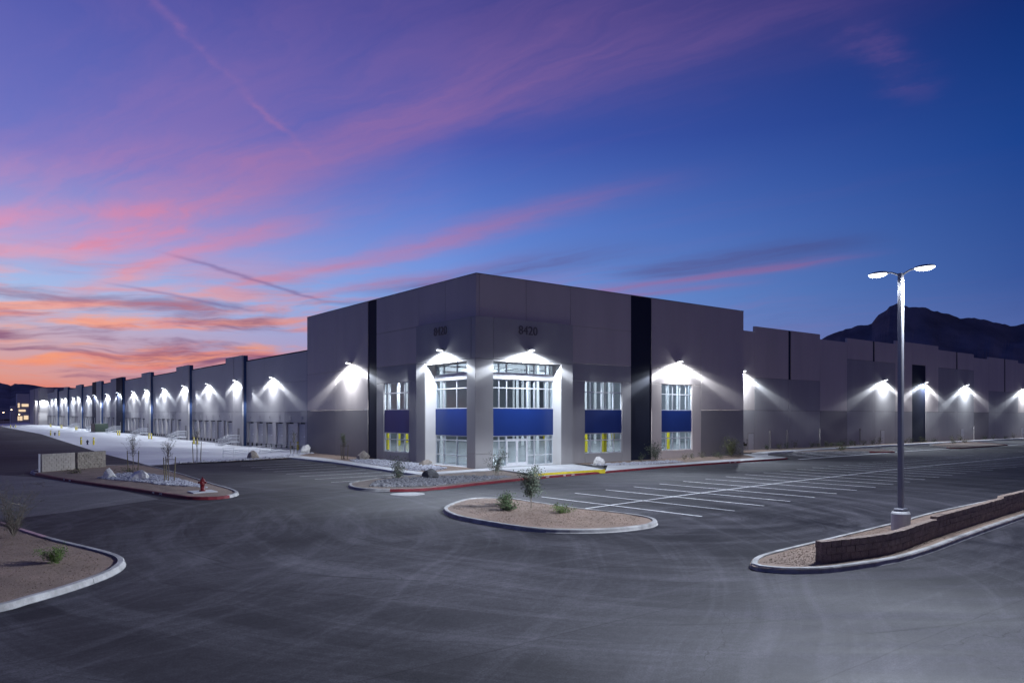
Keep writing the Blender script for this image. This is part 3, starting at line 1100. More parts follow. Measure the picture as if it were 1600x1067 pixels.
# deep white reveals
obj('reveal', boxm(8.90, 9.3, -0.27, 1.2, 0.02, 8.96), 'portal_white', WH)
obj('reveal', boxm(-0.27, 1.2, 7.43, 7.9, 0.02, 8.96), 'portal_white', WH)
obj('soffit', boxm(1.52, 8.88, -0.27, 1.2, 8.88, 8.985), 'portal_white', WH)
obj('soffit', boxm(-0.27, 1.2, 0.96, 7.40, 8.875, 8.98), 'portal_white', WH)
obj('threshold', boxm(1.5, 8.88, 0.3, 1.2, -0.2, 0.115), 'concrete', WH)
obj('threshold', boxm(-0.3, 1.2, 0.95, 7.42, -0.2, 0.12), 'concrete', WH)

# address numbers in raised dark figures
me = text_mesh('8420', 1.05, 0.03, 1.0)
me.materials.append(MAT['number_dark'])
o = bpy.data.objects.new('address_number', me)
COL.objects.link(o)
o.parent = WH
o.matrix_local = Matrix.Translation((5.15, -0.335, 11.55)) @ Matrix.Rotation(R(90), 4, 'X')
o = bpy.data.objects.new('address_number', me)
COL.objects.link(o)
o.parent = WH
o.matrix_local = Matrix.Translation((-0.335, 4.9, 11.6)) @ Matrix.Rotation(R(-90), 4, 'Z') @ Matrix.Rotation(R(90), 4, 'X')


def window(axis, plane, a0, a1, z0, z1, cols, rows, name='window', fw=0.07, fd=0.14, label=None):
    """outer frame, then each mullion and each pane as sub-parts. cols/rows: inner division positions"""
    def bxm(b0, b1, c0, c1, d0, d1):
        if axis == 'v':
            return boxm(b0, b1, plane + d0, plane + d1, c0, c1)
        return boxm(plane + d0, plane + d1, b0, b1, c0, c1)
    bm = bmesh.new()
    for b0, b1, c0, c1 in ((a0, a0 + fw, z0, z1), (a1 - fw, a1, z0, z1), (a0 + fw, a1 - fw, z0, z0 + fw), (a0 + fw, a1 - fw, z1 - fw, z1)):
        if axis == 'v':
            box(bm, b0, b1, plane, plane + fd, c0, c1)
        else:
            box(bm, plane, plane + fd, b0, b1, c0, c1)
    w = obj(name, bm, 'mullion', WH)
    xs = [a0 + fw] + list(cols) + [a1 - fw]
    zs = [z0 + fw] + list(rows) + [z1 - fw]
    hw = 0.042
    for c in cols:
        obj('mullion', bxm(c - hw, c + hw, z0 + fw, z1 - fw, 0.005, fd - 0.005), 'mullion', w)
    for r in rows:
        for x0, x1 in zip(xs, xs[1:]):
            obj('transom', bxm(x0 + (hw if x0 != xs[0] else 0), x1 - (hw if x1 != xs[-1] else 0), r - hw, r + hw, 0.01, fd - 0.01), 'mullion', w)
    for x0, x1 in zip(xs, xs[1:]):
        for y0, y1 in zip(zs, zs[1:]):
            obj('pane', bxm(x0 + (hw if x0 != xs[0] else 0), x1 - (hw if x1 != xs[-1] else 0), y0 + (hw if y0 != zs[0] else 0), y1 - (hw if y1 != zs[-1] else 0), fd * 0.45, fd * 0.45 + 0.012), 'glass', w)
    return w


def spandrel(axis, plane, a0, a1, z0, z1):
    if axis == 'v':
        return obj('spandrel', boxm(a0, a1, plane - 0.02, plane + 0.16, z0, z1), 'spandrel_blue', WH)
    return obj('spandrel', boxm(plane - 0.02, plane + 0.16, a0, a1, z0, z1), 'spandrel_blue', WH)


def fr(a0, a1, ks):
    return [a0 + (a1 - a0) * k for k in ks]


# small windows
for axis, a0, a1 in (('v', 12.06, 16.86), ('v', 22.47, 27.16), ('u', 10.78, 15.65)):
    k1 = (0.17, 0.46, 0.78) if axis == 'v' and a0 < 20 else ((0.18, 0.38, 0.62, 0.82) if axis == 'v' else (0.22, 0.5, 0.80))
    window(axis, 0.10, a0, a1, 4.93, 7.55, fr(a0, a1, k1), [6.55])
    spandrel(axis, 0.08, a0, a1, 2.80, 4.925)
    window(axis, 0.10, a0, a1, 0.95, 2.795, fr(a0, a1, k1), [2.15])
# big glazing of the portal, set back between the reveals
GP = 0.8
cR = fr(1.5, 8.9, (0.19, 0.30, 0.60, 0.71, 0.89))
cL = fr(0.95, 7.42, (0.16, 0.48, 0.80))
for axis, a0, a1, cs in (('v', 1.5, 8.9, cR), ('u', 0.95, 7.42, cL)):
    window(axis, GP, a0, a1, 7.96, 8.87, cs, [])
    if axis == 'v':
        obj('head_beam', boxm(a0, a1, GP - 0.12, GP + 0.2, 7.48, 7.955), 'white_steel', WH)
    else:
        obj('head_beam', boxm(GP - 0.12, GP + 0.2, a0, a1, 7.48, 7.955), 'white_steel', WH)
    window(axis, GP, a0, a1, 5.0, 7.475, cs, [6.74])
    spandrel(axis, GP, a0, a1, 2.70, 4.995)
window('u', GP, 0.95, 7.42, 0.12, 2.695, cL, [0.98, 2.28])
d0, d1 = cR[1] - 0.03, cR[2] + 0.03
window('v', GP, 1.5, d0, 0.12, 2.695, [cR[0]], [0.98, 2.28])
window('v', GP, d1, 8.9, 0.12, 2.695, [cR[3], cR[4]], [0.98, 2.28])
window('v', GP, d0, d1, 2.36, 2.695, [], [], fw=0.06)
dm = (d0 + d1) / 2
for x0, x1, hs in ((d0 + 0.02, dm - 0.008, 1), (dm + 0.008, d1 - 0.02, -1)):
    bm = bmesh.new()
    box(bm, x0, x0 + 0.11, GP + 0.01, GP + 0.07, 0.13, 2.34)
    box(bm, x1 - 0.11, x1, GP + 0.01, GP + 0.07, 0.13, 2.34)
    box(bm, x0 + 0.11, x1 - 0.11, GP + 0.01, GP + 0.07, 0.13, 0.40)
    box(bm, x0 + 0.11, x1 - 0.11, GP + 0.01, GP + 0.07, 2.22, 2.34)
    d = obj('door', bm, 'white_steel', WH)
    obj('pane', boxm(x0 + 0.11, x1 - 0.11, GP + 0.035, GP + 0.047, 0.40, 2.22), 'glass', d)
    hx = x1 - 0.055 if hs == 1 else x0 + 0.055
    bm = bmesh.new()
    tube(bm, [(hx, GP + 0.01, 0.95), (hx, GP - 0.05, 0.97), (hx, GP - 0.05, 1.40), (hx, GP + 0.01, 1.42)], 0.016, 8)
    obj('handle', bm, 'galvanised', d)

# ---- interior seen through the glazing
for x0, x1, y0, y1 in ((0.95, 35.6, 0.95, 7.38), (0.95, 35.6, 7.382, 34.0), (35.602, 70, 7.42, 34.0), (7.42, 70, 34.002, 80)):
    obj('interior_floor', boxm(x0, x1, y0, y1, -0.06, 0.10), 'interior_floor', WH)
    obj('ceiling', boxm(x0 - (0.55 if x0 < 1 else 0), x1, y0 - (0.55 if y0 < 1 else 0), y1, 12.75, 12.85), 'ceiling_deck', WH)
obj('interior_wall', boxm(69.6, 70, 7.4, 80, 0.1, 12.75), 'interior_wall', WH)
obj('interior_wall', boxm(7.4, 69.6, 79.6, 80, 0.1, 12.75), 'interior_wall', WH)
obj('interior_wall', boxm(35.62, 69.6, 7.2, 7.4, 0.1, 12.75), 'interior_wall', WH)
obj('interior_wall', boxm(7.2, 7.4, 34.02, 79.6, 0.1, 12.75), 'interior_wall', WH)
for i in range(26):
    x = 1.6 + i * 2.6
    ya, yb = (1.2 if x < 35 else 7.6), (33.8 if x < 7.6 else 79.0)
    bm = bmesh.new()
    box(bm, x - 0.05, x + 0.05, ya, yb, 12.6, 12.7)
    box(bm, x - 0.04, x + 0.04, ya, yb, 11.85, 11.95)
    n = int((yb - ya) / 1.9)
    for k in range(n):
        y0 = ya + (yb - ya) * k / n
        y1 = ya + (yb - ya) * (k + 1) / n
        tube(bm, [(x, y0, 11.9 if k % 2 else 12.65), (x, y1, 12.65 if k % 2 else 11.9)], 0.03, 4, False)
    obj('joist', bm, 'white_steel', WH)
for y, xa, xb in ((5.0, 1, 35), (15.6, 1, 69), (26.2, 1, 69), (36.8, 7.6, 69), (47.4, 7.6, 69), (58, 7.6, 69)):
    obj('girder', boxm(xa, xb, y - 0.12, y + 0.12, 11.3, 11.84), 'white_steel', WH)
cm = boxm(-0.15, 0.15, -0.15, 0.15, 0.1, 11.3)
cme = bpy.data.meshes.new('column')
cm.to_mesh(cme)
cm.free()
cme.materials.append(MAT['white_steel'])
gm = boxm(-0.22, 0.22, -0.22, 0.22, 0.1, 3.0, 0.04)
gme = bpy.data.meshes.new('column_guard')
gm.to_mesh(gme)
gm.free()
gme.materials.append(MAT['bollard_yellow'])
for i in range(9):
    for j in range(6):
        x, y = 4.6 + i * 7.4, 5.0 + j * 10.6
        if (x > 34 and y < 8) or (y > 33 and x < 8.2):
            continue
        c = obj('column', cme, None, WH, (x, y, 0))
        if (i + j) % 2 == 0:
            obj('column_guard', gme, None, c)

# ---- long right wall (plane y = 6.7)
VW = 6.7
SEG = [(36.0, 47.9, 15.1), (47.9, 63.3, 15.8), (63.3, 70.6, 15.12), (70.6, 85.3, 15.75), (85.3, 100.6, 16.28), (100.6, 115.2, 15.66), (115.2, 121.9, 15.05),
       (121.9, 136.5, 15.47), (136.5, 143.8, 15.0), (143.8, 158.8, 15.7), (158.8, 174, 15.1), (174, 190, 15.8), (190, 230, 15.2), (230, 260, 15.8)]
backing('v', VW, 36.0, 260, 0, 14.9)


def wall_col(a0, a1, top, splits):
    zs = [0.0] + [z for z, _ in splits] + [top]
    ms = [m for _, m in splits] + [splits[-1][1] if False else A_]
    for z0, z1, m in zip(zs, zs[1:], ms):
        facing(WH, 'v', VW, a0, a1, z0, z1, m, 0.0)


wall_col(36.3, 47.9, 15.1, [(5.1, B_)])
for a0, a1 in ((47.9, 55.5), (56.1, 63.3)):
    wall_col(a0, a1, 15.8, [(5.1, B_), (9.25, B_)])
facing(WH, 'v', VW, 55.5, 56.1, 9.25, 15.8, N_, 0.08, 'reveal_strip')
facing(WH, 'v', VW, 55.5, 56.1, 0, 9.25, B_)
wall_col(63.3, 70.6, 15.12, [(5.1, C_)])
for a0, a1 in ((70.6, 78.2), (78.75, 85.3)):
    wall_col(a0, a1, 15.75, [(5.1, B_), (12.7, B_)])
facing(WH, 'v', VW, 78.2, 78.75, 12.7, 15.75, N_, 0.08, 'reveal_strip')
facing(WH, 'v', VW, 78.2, 78.75, 0, 12.7, B_)
wall_col(85.3, 91.0, 16.28, [(5.1, B_)])
wall_col(95.8, 100.6, 16.28, [(5.1, B_)])
facing(WH, 'v', VW, 91.0, 95.8, 0, 12.75, N_, 0.03)
facing(WH, 'v', VW, 91.0, 95.8, 12.75, 16.28, A_)
for a0, a1 in ((100.6, 107.7), (108.25, 115.2)):
    wall_col(a0, a1, 15.66, [(5.1, B_), (12.65, B_)])
facing(WH, 'v', VW, 107.7, 108.25, 12.65, 15.66, N_, 0.08, 'reveal_strip')
facing(WH, 'v', VW, 107.7, 108.25, 0, 12.65, B_)
wall_col(115.2, 121.9, 15.05, [(5.1, C_)])
for a0, a1 in ((121.9, 129.4), (129.95, 136.5)):
    wall_col(a0, a1, 15.47, [(5.1, B_), (9.1, B_)])
facing(WH, 'v', VW, 129.4, 129.95, 9.1, 15.47, N_, 0.08, 'reveal_strip')
facing(WH, 'v', VW, 129.4, 129.95, 0, 9.1, B_)
for a0, a1, t in SEG[8:]:
    wall_col(a0, a1, t, [(5.1, B_)])
obj('roof', boxm(36.1, 260, 6.9, 120, 14.2, 14.5), 'roof_metal', WH)
obj('roof', boxm(8, 36.1, 34.6, 320, 12.6, 12.9), 'roof_metal', WH)
# personnel doors and downspouts of the right wall
for x in (46.5, 80.6, 109.6, 138.2):
    d = obj('door', boxm(x, x + 1.1, VW - 0.05, VW - 0.003, 0.02, 2.15, 0.01), 'door_grey', WH)
    obj('door_frame', boxm(x - 0.08, x + 1.18, VW - 0.03, VW - 0.004, 0.02, 2.24), 'wall_dark', d)
    obj('handle', boxm(x + 0.92, x + 1.02, VW - 0.11, VW - 0.05, 1.0, 1.06), 'galvanised', d)
for x in (51.2, 55.1, 63.2, 74.2, 115.1):
    bm = boxm(x - 0.06, x + 0.06, VW - 0.12, VW - 0.005, 0.15, 2.2)
    box(bm, x - 0.10, x + 0.10, VW - 0.16, VW - 0.004, 2.2, 2.55)
    obj('downspout', bm, 'wall_dark', WH)
# gas meter by the first door
bm = bmesh.new()
tube(bm, [(45.0, 6.45, 0.1), (45.0, 6.45, 0.9), (45.9, 6.45, 0.9), (45.9, 6.45, 1.5)], 0.05, 8)
box(bm, 44.75, 45.2, 6.3, 6.6, 0.75, 1.15)
box(bm, 45.45, 45.75, 6.35, 6.6, 0.65, 0.95)
o = obj('gas_meter', bm, 'black_rubber')
tag(o, 'black gas meter and pipes beside the first grey door past the corner tower', 'gas meter')

# ---- dock side (plane x = 6.5)
UD = 6.5
PR = 0.7   # how far the piers stand out
DOORS_V = []


def sectional_door():
    bm = bmesh.new()
    for k in range(6):
        box(bm, 0.0, 0.05, -1.36, 1.36, k * 0.52 + 0.006, (k + 1) * 0.52 - 0.006, 0.008)
    me = bpy.data.meshes.new('dock_door')
    bm.to_mesh(me)
    bm.free()
    me.materials.append(MAT['door_grey'])
    return me


DOOR_ME = sectional_door()
BUMP_ME = bpy.data.meshes.new('bumper')
_b = boxm(-0.16, 0.0, -0.16, 0.16, -0.46, 0.0, 0.02)
_b.to_mesh(BUMP_ME)
_b.free()
BUMP_ME.materials.append(MAT['black_rubber'])
PLATE_ME = bpy.data.meshes.new('number_plate')
_b = boxm(-0.03, 0.0, -0.28, 0.28, -0.28, 0.28)
_b.to_mesh(PLATE_ME)
_b.free()
PLATE_ME.materials.append(MAT['dock_light'])
SIGHT_ME = bpy.data.meshes.new('vision_panel')
_b = boxm(-0.015, 0.0, -0.13, 0.13, -0.11, 0.11)
_b.to_mesh(SIGHT_ME)
_b.free()
SIGHT_ME.materials.append(MAT['sign_white'])
dock_n = 0
DIGIT = {}


def dock_door(v, plane, dz):
    global dock_n
    dock_n += 1
    d = obj('dock_door', DOOR_ME, None, WH, (plane + 0.24, v, 0.14 + dz))
    if v < 190:
        for s in (-1.05, 1.05):
            obj('bumper', BUMP_ME, None, d, (-0.255, s, -0.04))
        if v < 150:
            obj('vision_panel', SIGHT_ME, None, d, (-0.004, -0.5, 1.35))
    if v < 150:
        pl = obj('number_plate', PLATE_ME, None, WH, (plane - 0.003, v - 0.2, 4.2 + dz))
        k = str(dock_n % 10)
        if k not in DIGIT:
            m_ = text_mesh(k, 0.55, 0.004)
            m_.materials.append(MAT['number_dark'])
            DIGIT[k] = m_
        o = bpy.data.objects.new('lettering', DIGIT[k])
        COL.objects.link(o)
        o.parent = pl
        o.matrix_local = Matrix.Translation((-0.036, 0, 0)) @ Matrix.Rotation(R(-90), 4, 'Z') @ Matrix.Rotation(R(90), 4, 'X')


def dock_bay(v0, v1, top, n, idx, plane=UD):
    dz = rise((v0 + v1) / 2)
    gz = yard_wall_z((v0 + v1) / 2) - 0.5
    zt = 3.45 + dz
    # lower wall below the doors, piers between the doors, wall above
    pitch = (v1 - v0) / n
    facing(WH, 'u', plane, v0, v1, gz, 0.12 + dz, 'dock_mid', 0.0, 'dock_plinth', 0.6)
    cs = [v0 + pitch * (i + 0.5) for i in range(n)]
    edges = [v0] + [e for c in cs for e in (c - 1.36, c + 1.36)] + [v1]
    for i in range(0, len(edges), 2):
        if edges[i + 1] - edges[i] > 0.15:
            facing(WH, 'u', plane, edges[i], edges[i + 1], 0.12 + dz, zt, 'dock_light' if i % 4 else 'dock_mid', 0.0, 'wall_pier', 0.5)
    k = 3
    for j in range(k):
        a, c = v0 + (v1 - v0) * j / k, v0 + (v1 - v0) * (j + 1) / k
        dark = (j == (0 if idx % 2 == 0 else 2))
        facing(WH, 'u', plane, a, c, zt, 5.05 + dz, 'dock_mid' if dark else 'dock_light', 0.0, 'wall_panel', 0.5)
        facing(WH, 'u', plane, a, c, 5.05 + dz, 9.3 + dz, 'dock_light', 0.0, 'wall_panel', 0.5)
        facing(WH, 'u', plane, a, c, 9.3 + dz, top + dz, 'dock_light' if not dark else 'dock_light', 0.0, 'wall_panel', 0.5)
    obj('parapet_cap', boxm(plane - 0.03, plane + 0.4, v0, v1, top + dz - 0.014, top + dz + 0.16), 'wall_navy', WH)
    for c in cs:
        dock_door(c, plane, dz)


def dock_pier(v0, v1, top, navy=None, door=True):
    """projecting panel with a navy side, split by a dark reveal; holds one dock door and a personnel door"""
    dz = rise((v0 + v1) / 2)
    gz = yard_wall_z((v0 + v1) / 2) - 0.5
    p = UD - PR
    mid = v0 + (v1 - v0) * 0.5
    obj('pier_return', boxm(p + 0.02, UD + 0.25, v0, v0 + 0.25, gz, top + dz - 0.02), 'dock_blue', WH)
    obj('pier_return', boxm(p + 0.02, UD + 0.25, v1 - 0.25, v1, gz, top + dz - 0.02), 'dock_blue', WH)
    obj('reveal_strip', boxm(UD - 0.03, UD + 0.1, v1 + 0.01, v1 + 0.5, 0.2 + dz, top + dz - 1.1), 'dock_blue', WH)
    m1 = N_ if navy == 0 else 'dock_light'
    m2 = N_ if navy == 1 else 'dock_light'
    dv = mid + (v1 - mid) * 0.5
    facing(WH, 'u', p, v0 - 0.02, mid - 0.12, gz, 5.05 + dz, m1 if m1 == N_ else 'dock_light', 0.0, 'wall_panel', 0.25)
    facing(WH, 'u', p, v0 - 0.02, mid - 0.12, 5.05 + dz, top + dz, m1, 0.0, 'wall_panel', 0.25)
    facing(WH, 'u', p, mid - 0.12, mid + 0.12, gz, 8.5 + dz, 'dock_light', 0.004, 'wall_panel', 0.24)
    facing(WH, 'u', p, mid - 0.12, mid + 0.12, 8.5 + dz, top + dz, N_, 0.06, 'reveal_strip', 0.15)
    facing(WH, 'u', p, mid + 0.12, v1 + 0.02, 3.45 + dz, 5.05 + dz, m2, 0.0, 'wall_panel', 0.25)
    facing(WH, 'u', p, mid + 0.12, v1 + 0.02, 5.05 + dz, top + dz, m2, 0.0, 'wall_panel', 0.25)
    facing(WH, 'u', p, mid + 0.12, v1 + 0.02, gz, 0.12 + dz, 'dock_mid', 0.0, 'dock_plinth', 0.25)
    facing(WH, 'u', p, mid + 0.12, dv - 1.36, 0.12 + dz, 3.45 + dz, m2, 0.0, 'wall_pier', 0.25)
    facing(WH, 'u', p, dv + 1.36, v1 + 0.02, 0.12 + dz, 3.45 + dz, m2, 0.0, 'wall_pier', 0.25)
    dock_door(dv, p, dz)
    d = obj('door', boxm(p - 0.04, p - 0.003, v0 + 1.2, v0 + 2.25, 0.15 + dz, 2.3 + dz, 0.01), 'wall_dark', WH)
    obj('handle', boxm(p - 0.10, p - 0.04, v0 + 2.05, v0 + 2.15, 1.1 + dz, 1.16 + dz), 'galvanised', d)


BAYS = [(50.0, 75.3), (84.0, 107.8), (117.0, 140.8), (149.4, 172.7), (188.6, 204.5), (218.9, 241.3), (252.3, 273.6), (282.0, 301.6), (309.3, 338.0)]
PIERS = [(75.3, 84.0, None), (107.8, 117.0, None), (140.8, 149.4, None), (172.7, 188.6, 0), (204.5, 218.9, 1), (241.3, 252.3, None), (273.6, 282.0, None), (301.6, 309.3, None)]
for i, (a, c) in enumerate(BAYS):
    dock_bay(a, c, 13.4, 6 if c - a > 18 else 4, i)
for a, c, nv in PIERS:
    dock_pier(a, c, 14.35, nv)
facing(WH, 'u', UD, 34.0, 49.0, -0.6, 13.4, 'dock_light', 0.0, 'wall_panel', 0.5)
obj('reveal_strip', boxm(UD - 0.04, UD + 0.4, 49.0, 50.0, -0.6, 13.5), 'dock_blue', WH)
obj('wall_core', boxm(UD + 0.52, UD + 0.62, 34, 338, -0.5, 12.8), 'joint', WH)
# the far corner tower
FT = 340.0
facing(WH, 'u', 3.3, FT, FT + 16, 0.6, 17.0, A_)
facing(WH, 'u', 3.3, FT + 16, FT + 18, 0.6, 17.0, N_, 0.05)
facing(WH, 'u', 3.3, FT + 18, FT + 36, 0.6, 17.0, A_)
facing(WH, 'v', FT - 0.3, 3.62, 9.0, 0.6, 6.4, 'dock_light')
facing(WH, 'v', FT - 0.3, 3.62, 9.0, 6.4, 17.0, 'dock_light')
obj('roof', boxm(3.4, 30, FT, FT + 36, 16.0, 16.3), 'roof_metal', WH)

# ------------------------------------------------------------------ lamps


def lamp_nodes(ld, stops, strength=1.0):
    """photometric distribution: output by angle from straight down (0 = nadir, 1 = horizontal or above)"""
    ld.use_nodes = True
    nt = ld.node_tree
    b = NB(nt)
    em = [n for n in nt.nodes if n.type == 'EMISSION'][0]
    tc = nt.nodes.new('ShaderNodeTexCoord')
    cz = b.dot(tc.outputs['Normal'], (0, 0, -1))
    a = b.m('DIVIDE', b.m('ARCCOSINE', b.m('MINIMUM', b.m('MAXIMUM', cz, -1.0), 1.0)), math.pi / 2, clamp=True)
    mx = max(v for _, v in stops)
    k = b.ramp(a, [(p / 90.0, (v / mx,) * 3 + (1,)) for p, v in stops], 'EASE')
    nt.links.new(b.m('MULTIPLY', k, mx * strength), em.inputs['Strength'])


PACK = bpy.data.lights.new('wall_light_beam', 'POINT')
PACK.energy = 5000
PACK.color = (0.80, 0.88, 1.0)
PACK.shadow_soft_size = 0.10
lamp_nodes(PACK, [(0, 0.80), (14, 0.78), (28, 0.68), (42, 0.56), (56, 0.50), (62, 0.75), (67, 2.5), (71, 2.8), (75, 0.5), (82, 0.05), (90, 0.006)])

PACKS = [PACK]
for _e, _c in ((4300, (0.82, 0.89, 1.0)), (5500, (0.78, 0.87, 1.0))):
    _p = PACK.copy()
    _p.energy = _e
    _p.color = _c
    PACKS.append(_p)
pack_rnd = random.Random(3)

bm = bmesh.new()
vs = box(bm, -0.28, 0.28, -0.62, -0.16, -0.10, 0.08)
for v in vs:                       # wedge-shaped die-cast housing, thinner at the front
    if v.co.y < -0.4 and v.co.z < 0:
        v.co.z = -0.03
bmesh.ops.bevel(bm, geom=list(bm.edges), offset=0.02, segments=2, affect='EDGES')
PACK_ME = bpy.data.meshes.new('housing')
bm.to_mesh(PACK_ME)
bm.free()
PACK_ME.materials.append(MAT['fixture'])
bm = bmesh.new()
bmesh.ops.create_cube(bm, size=1)
for v in bm.verts:
    v.co = Vector((v.co.x * 0.44, -0.40 + v.co.y * 0.36, -0.08 + v.co.z * 0.05 + (-(v.co.y) * 0.06)))
LENS_ME = bpy.data.meshes.new('lens')
bm.to_mesh(LENS_ME)
bm.free()
LENS_ME.materials.append(MAT['led'])


def wall_light(x, y, z, side, label):
    """side 'v' on a wall facing -y, 'u' on a wall facing -x"""
    t = thing('wall_light', label, 'wall light', (x, y, z), 0 if side == 'v' else R(-90), 'LED wall lights on the warehouse')
    obj('housing', PACK_ME, None, t)
    obj('lens', LENS_ME, None, t)
    arm = boxm(-0.09, 0.09, -0.03, 0.0, -0.14, 0.14)
    box(arm, -0.03, 0.03, -0.18, -0.028, -0.03, 0.03)
    obj('back_plate', arm, 'fixture', t)
    lo = bpy.data.objects.new('beam', PACKS[pack_rnd.randrange(3)])
    COL.objects.link(lo)
    lo.parent = t
    lo.location = (0, -0.64, -0.22)
    lo.rotation_euler = (pack_rnd.uniform(-0.03, 0.03), pack_rnd.uniform(-0.04, 0.04), 0)
    return t


wall_light(24.8, -0.005, 9.9, 'v', 'lit wall light above the rightmost window of the corner tower')
wall_light(5.2, -0.305, 9.95, 'v', 'lit wall light above the glazed entrance doors, below the right 8420')
wall_light(-0.305, 4.4, 10.0, 'u', 'lit wall light above the left portal glazing, below the left 8420')
wall_light(-0.005, 22.7, 9.95, 'u', 'lit wall light on the blank left face of the corner tower')
for k, x in enumerate((45.0, 81.4, 95.2, 111.4, 139.0, 155.0)):
    where = ['half hidden behind the right edge of the corner tower', 'just left of the lamp post on the long right wall', 'at the top right of the navy strip on the long right wall',
             'midway between navy strip and picture edge on the long right wall', 'at the right picture edge on the long right wall', 'past the right picture edge on the long right wall'][k]
    wall_light(x, VW - 0.005, 10.0, 'v', 'lit wall light ' + where)
DL = [63.0, 78.0, 96.5, 110.4, 130.0, 143.6, 161.6, 177.0, 197.0, 214.0, 230.0, 246.0, 263.0, 277.0, 292.0, 305.0, 323.0]
for k, v in enumerate(DL):
    on_pier = any(a <= v <= c for a, c, _ in PIERS)
    wall_light(UD - (PR if on_pier else 0) - 0.005, v, 10.35 + rise(v), 'u', 'lit wall light on the dock wall, %s counted from the corner tower' % ORD[k])
wall_light(3.295, FT + 9, 11.6, 'u', 'lit wall light on the far corner tower at the end of the docks')
wall_light(5.2, FT - 0.305, 11.6, 'v', 'lit wall light washing the white end face of the far corner tower')

# the lamp post with two heads
PX, PY = -6.6, -36.7
LP = thing('lamp_post', 'tall grey parking lot lamp post with two lit heads on the block wall island', 'lamp post', (PX, PY, 0.1))
bm = bmesh.new()
lathe(bm, [(0.33, 0.0), (0.33, 0.62), (0.30, 0.68), (0.26, 0.70)], 20)
obj('concrete_base', bm, 'concrete', LP)
obj('base_cover', boxm(-0.19, 0.19, -0.19, 0.19, 0.69, 0.82, 0.03), 'pole_grey', LP)
bm = bmesh.new()
vs = box(bm, -0.085, 0.085, -0.085, 0.085, 0.8, 9.5)
bmesh.ops.bevel(bm, geom=[e for e in bm.edges if abs(e.verts[0].co.z - e.verts[1].co.z) > 1], offset=0.02, segments=2, affect='EDGES')
obj('pole', bm, 'pole_grey', LP)
POLE = bpy.data.lights.new('lamp_post_beam', 'POINT')
POLE.energy = 2900
POLE.color = (0.80, 0.88, 1.0)
POLE.shadow_soft_size = 0.16
lamp_nodes(POLE, [(0, 1.0), (20, 1.2), (40, 2.0), (55, 4.2), (65, 8.5), (72, 9.5), (77, 6.0), (81, 1.2), (86, 0.2), (90, 0.03)])
for s in (-1, 1):
    bm = bmesh.new()
    tube(bm, [(0, 0.05 * s, 9.42), (0, 0.18 * s, 9.5), (0, 0.34 * s, 9.575), (0, 0.52 * s, 9.59)], [0.04, 0.035, 0.032, 0.03], 8)
    obj('arm', bm, 'pole_grey', LP)
    bm = bmesh.new()
    bmesh.ops.create_uvsphere(bm, u_segments=20, v_segments=8, radius=1)
    for v in bm.verts:
        v.co = Vector((v.co.x * 0.19, s * (0.83 + v.co.y * 0.38), 9.60 + (v.co.z * 0.09 if v.co.z > 0 else v.co.z * 0.02)))
    h = smooth(obj('lamp_head', bm, 'pole_grey', LP))
    bm = bmesh.new()
    bmesh.ops.create_uvsphere(bm, u_segments=20, v_segments=8, radius=1)
    for v in bm.verts:
        v.co = Vector((v.co.x * 0.185, s * (0.85 + v.co.y * 0.36), 9.58 + v.co.z * 0.11))
    smooth(obj('lens', bm, 'led', h))
    lo = bpy.data.objects.new('beam', POLE)
    COL.objects.link(lo)
    lo.parent = LP
    lo.location = (0, s * 0.98, 9.28)

# high-bay lamps inside the warehouse
HB = bpy.data.lights.new('high_bay_beam', 'POINT')
HB.energy = 2800
HB.color = (0.88, 0.94, 1.0)
HB.shadow_soft_size = 0.25
k = 0
for x in (7.0, 20.0, 34.0, 50.0):
    for y in (9.5, 26.0, 46.0):
        t = thing('high_bay_light', 'lit high-bay lamp under the warehouse roof, %s from the entrance corner' % ORD[k], 'ceiling lamp', (x, y, 10.4), 0, 'high-bay lamps inside the warehouse')
        k += 1
        bm = bmesh.new()
        lathe(bm, [(0.30, 0.0), (0.28, 0.1), (0.10, 0.22), (0.08, 0.36)], 14)
        obj('housing', bm, 'fixture', t)
        bm = bmesh.new()
        lathe(bm, [(0.26, -0.03), (0.27, -0.004)], 14)
        obj('lens', bm, 'led', t)
        bm = bmesh.new()
        tube(bm, [(0, 0, 0.36), (0, 0, 1.9)], 0.015, 5)
        obj('rod', bm, 'white_steel', t)
        lo = bpy.data.objects.new('beam', HB)
        COL.objects.link(lo)
        lo.parent = t
        lo.location = (0, 0, -0.4)

# ------------------------------------------------------------------ low block walls


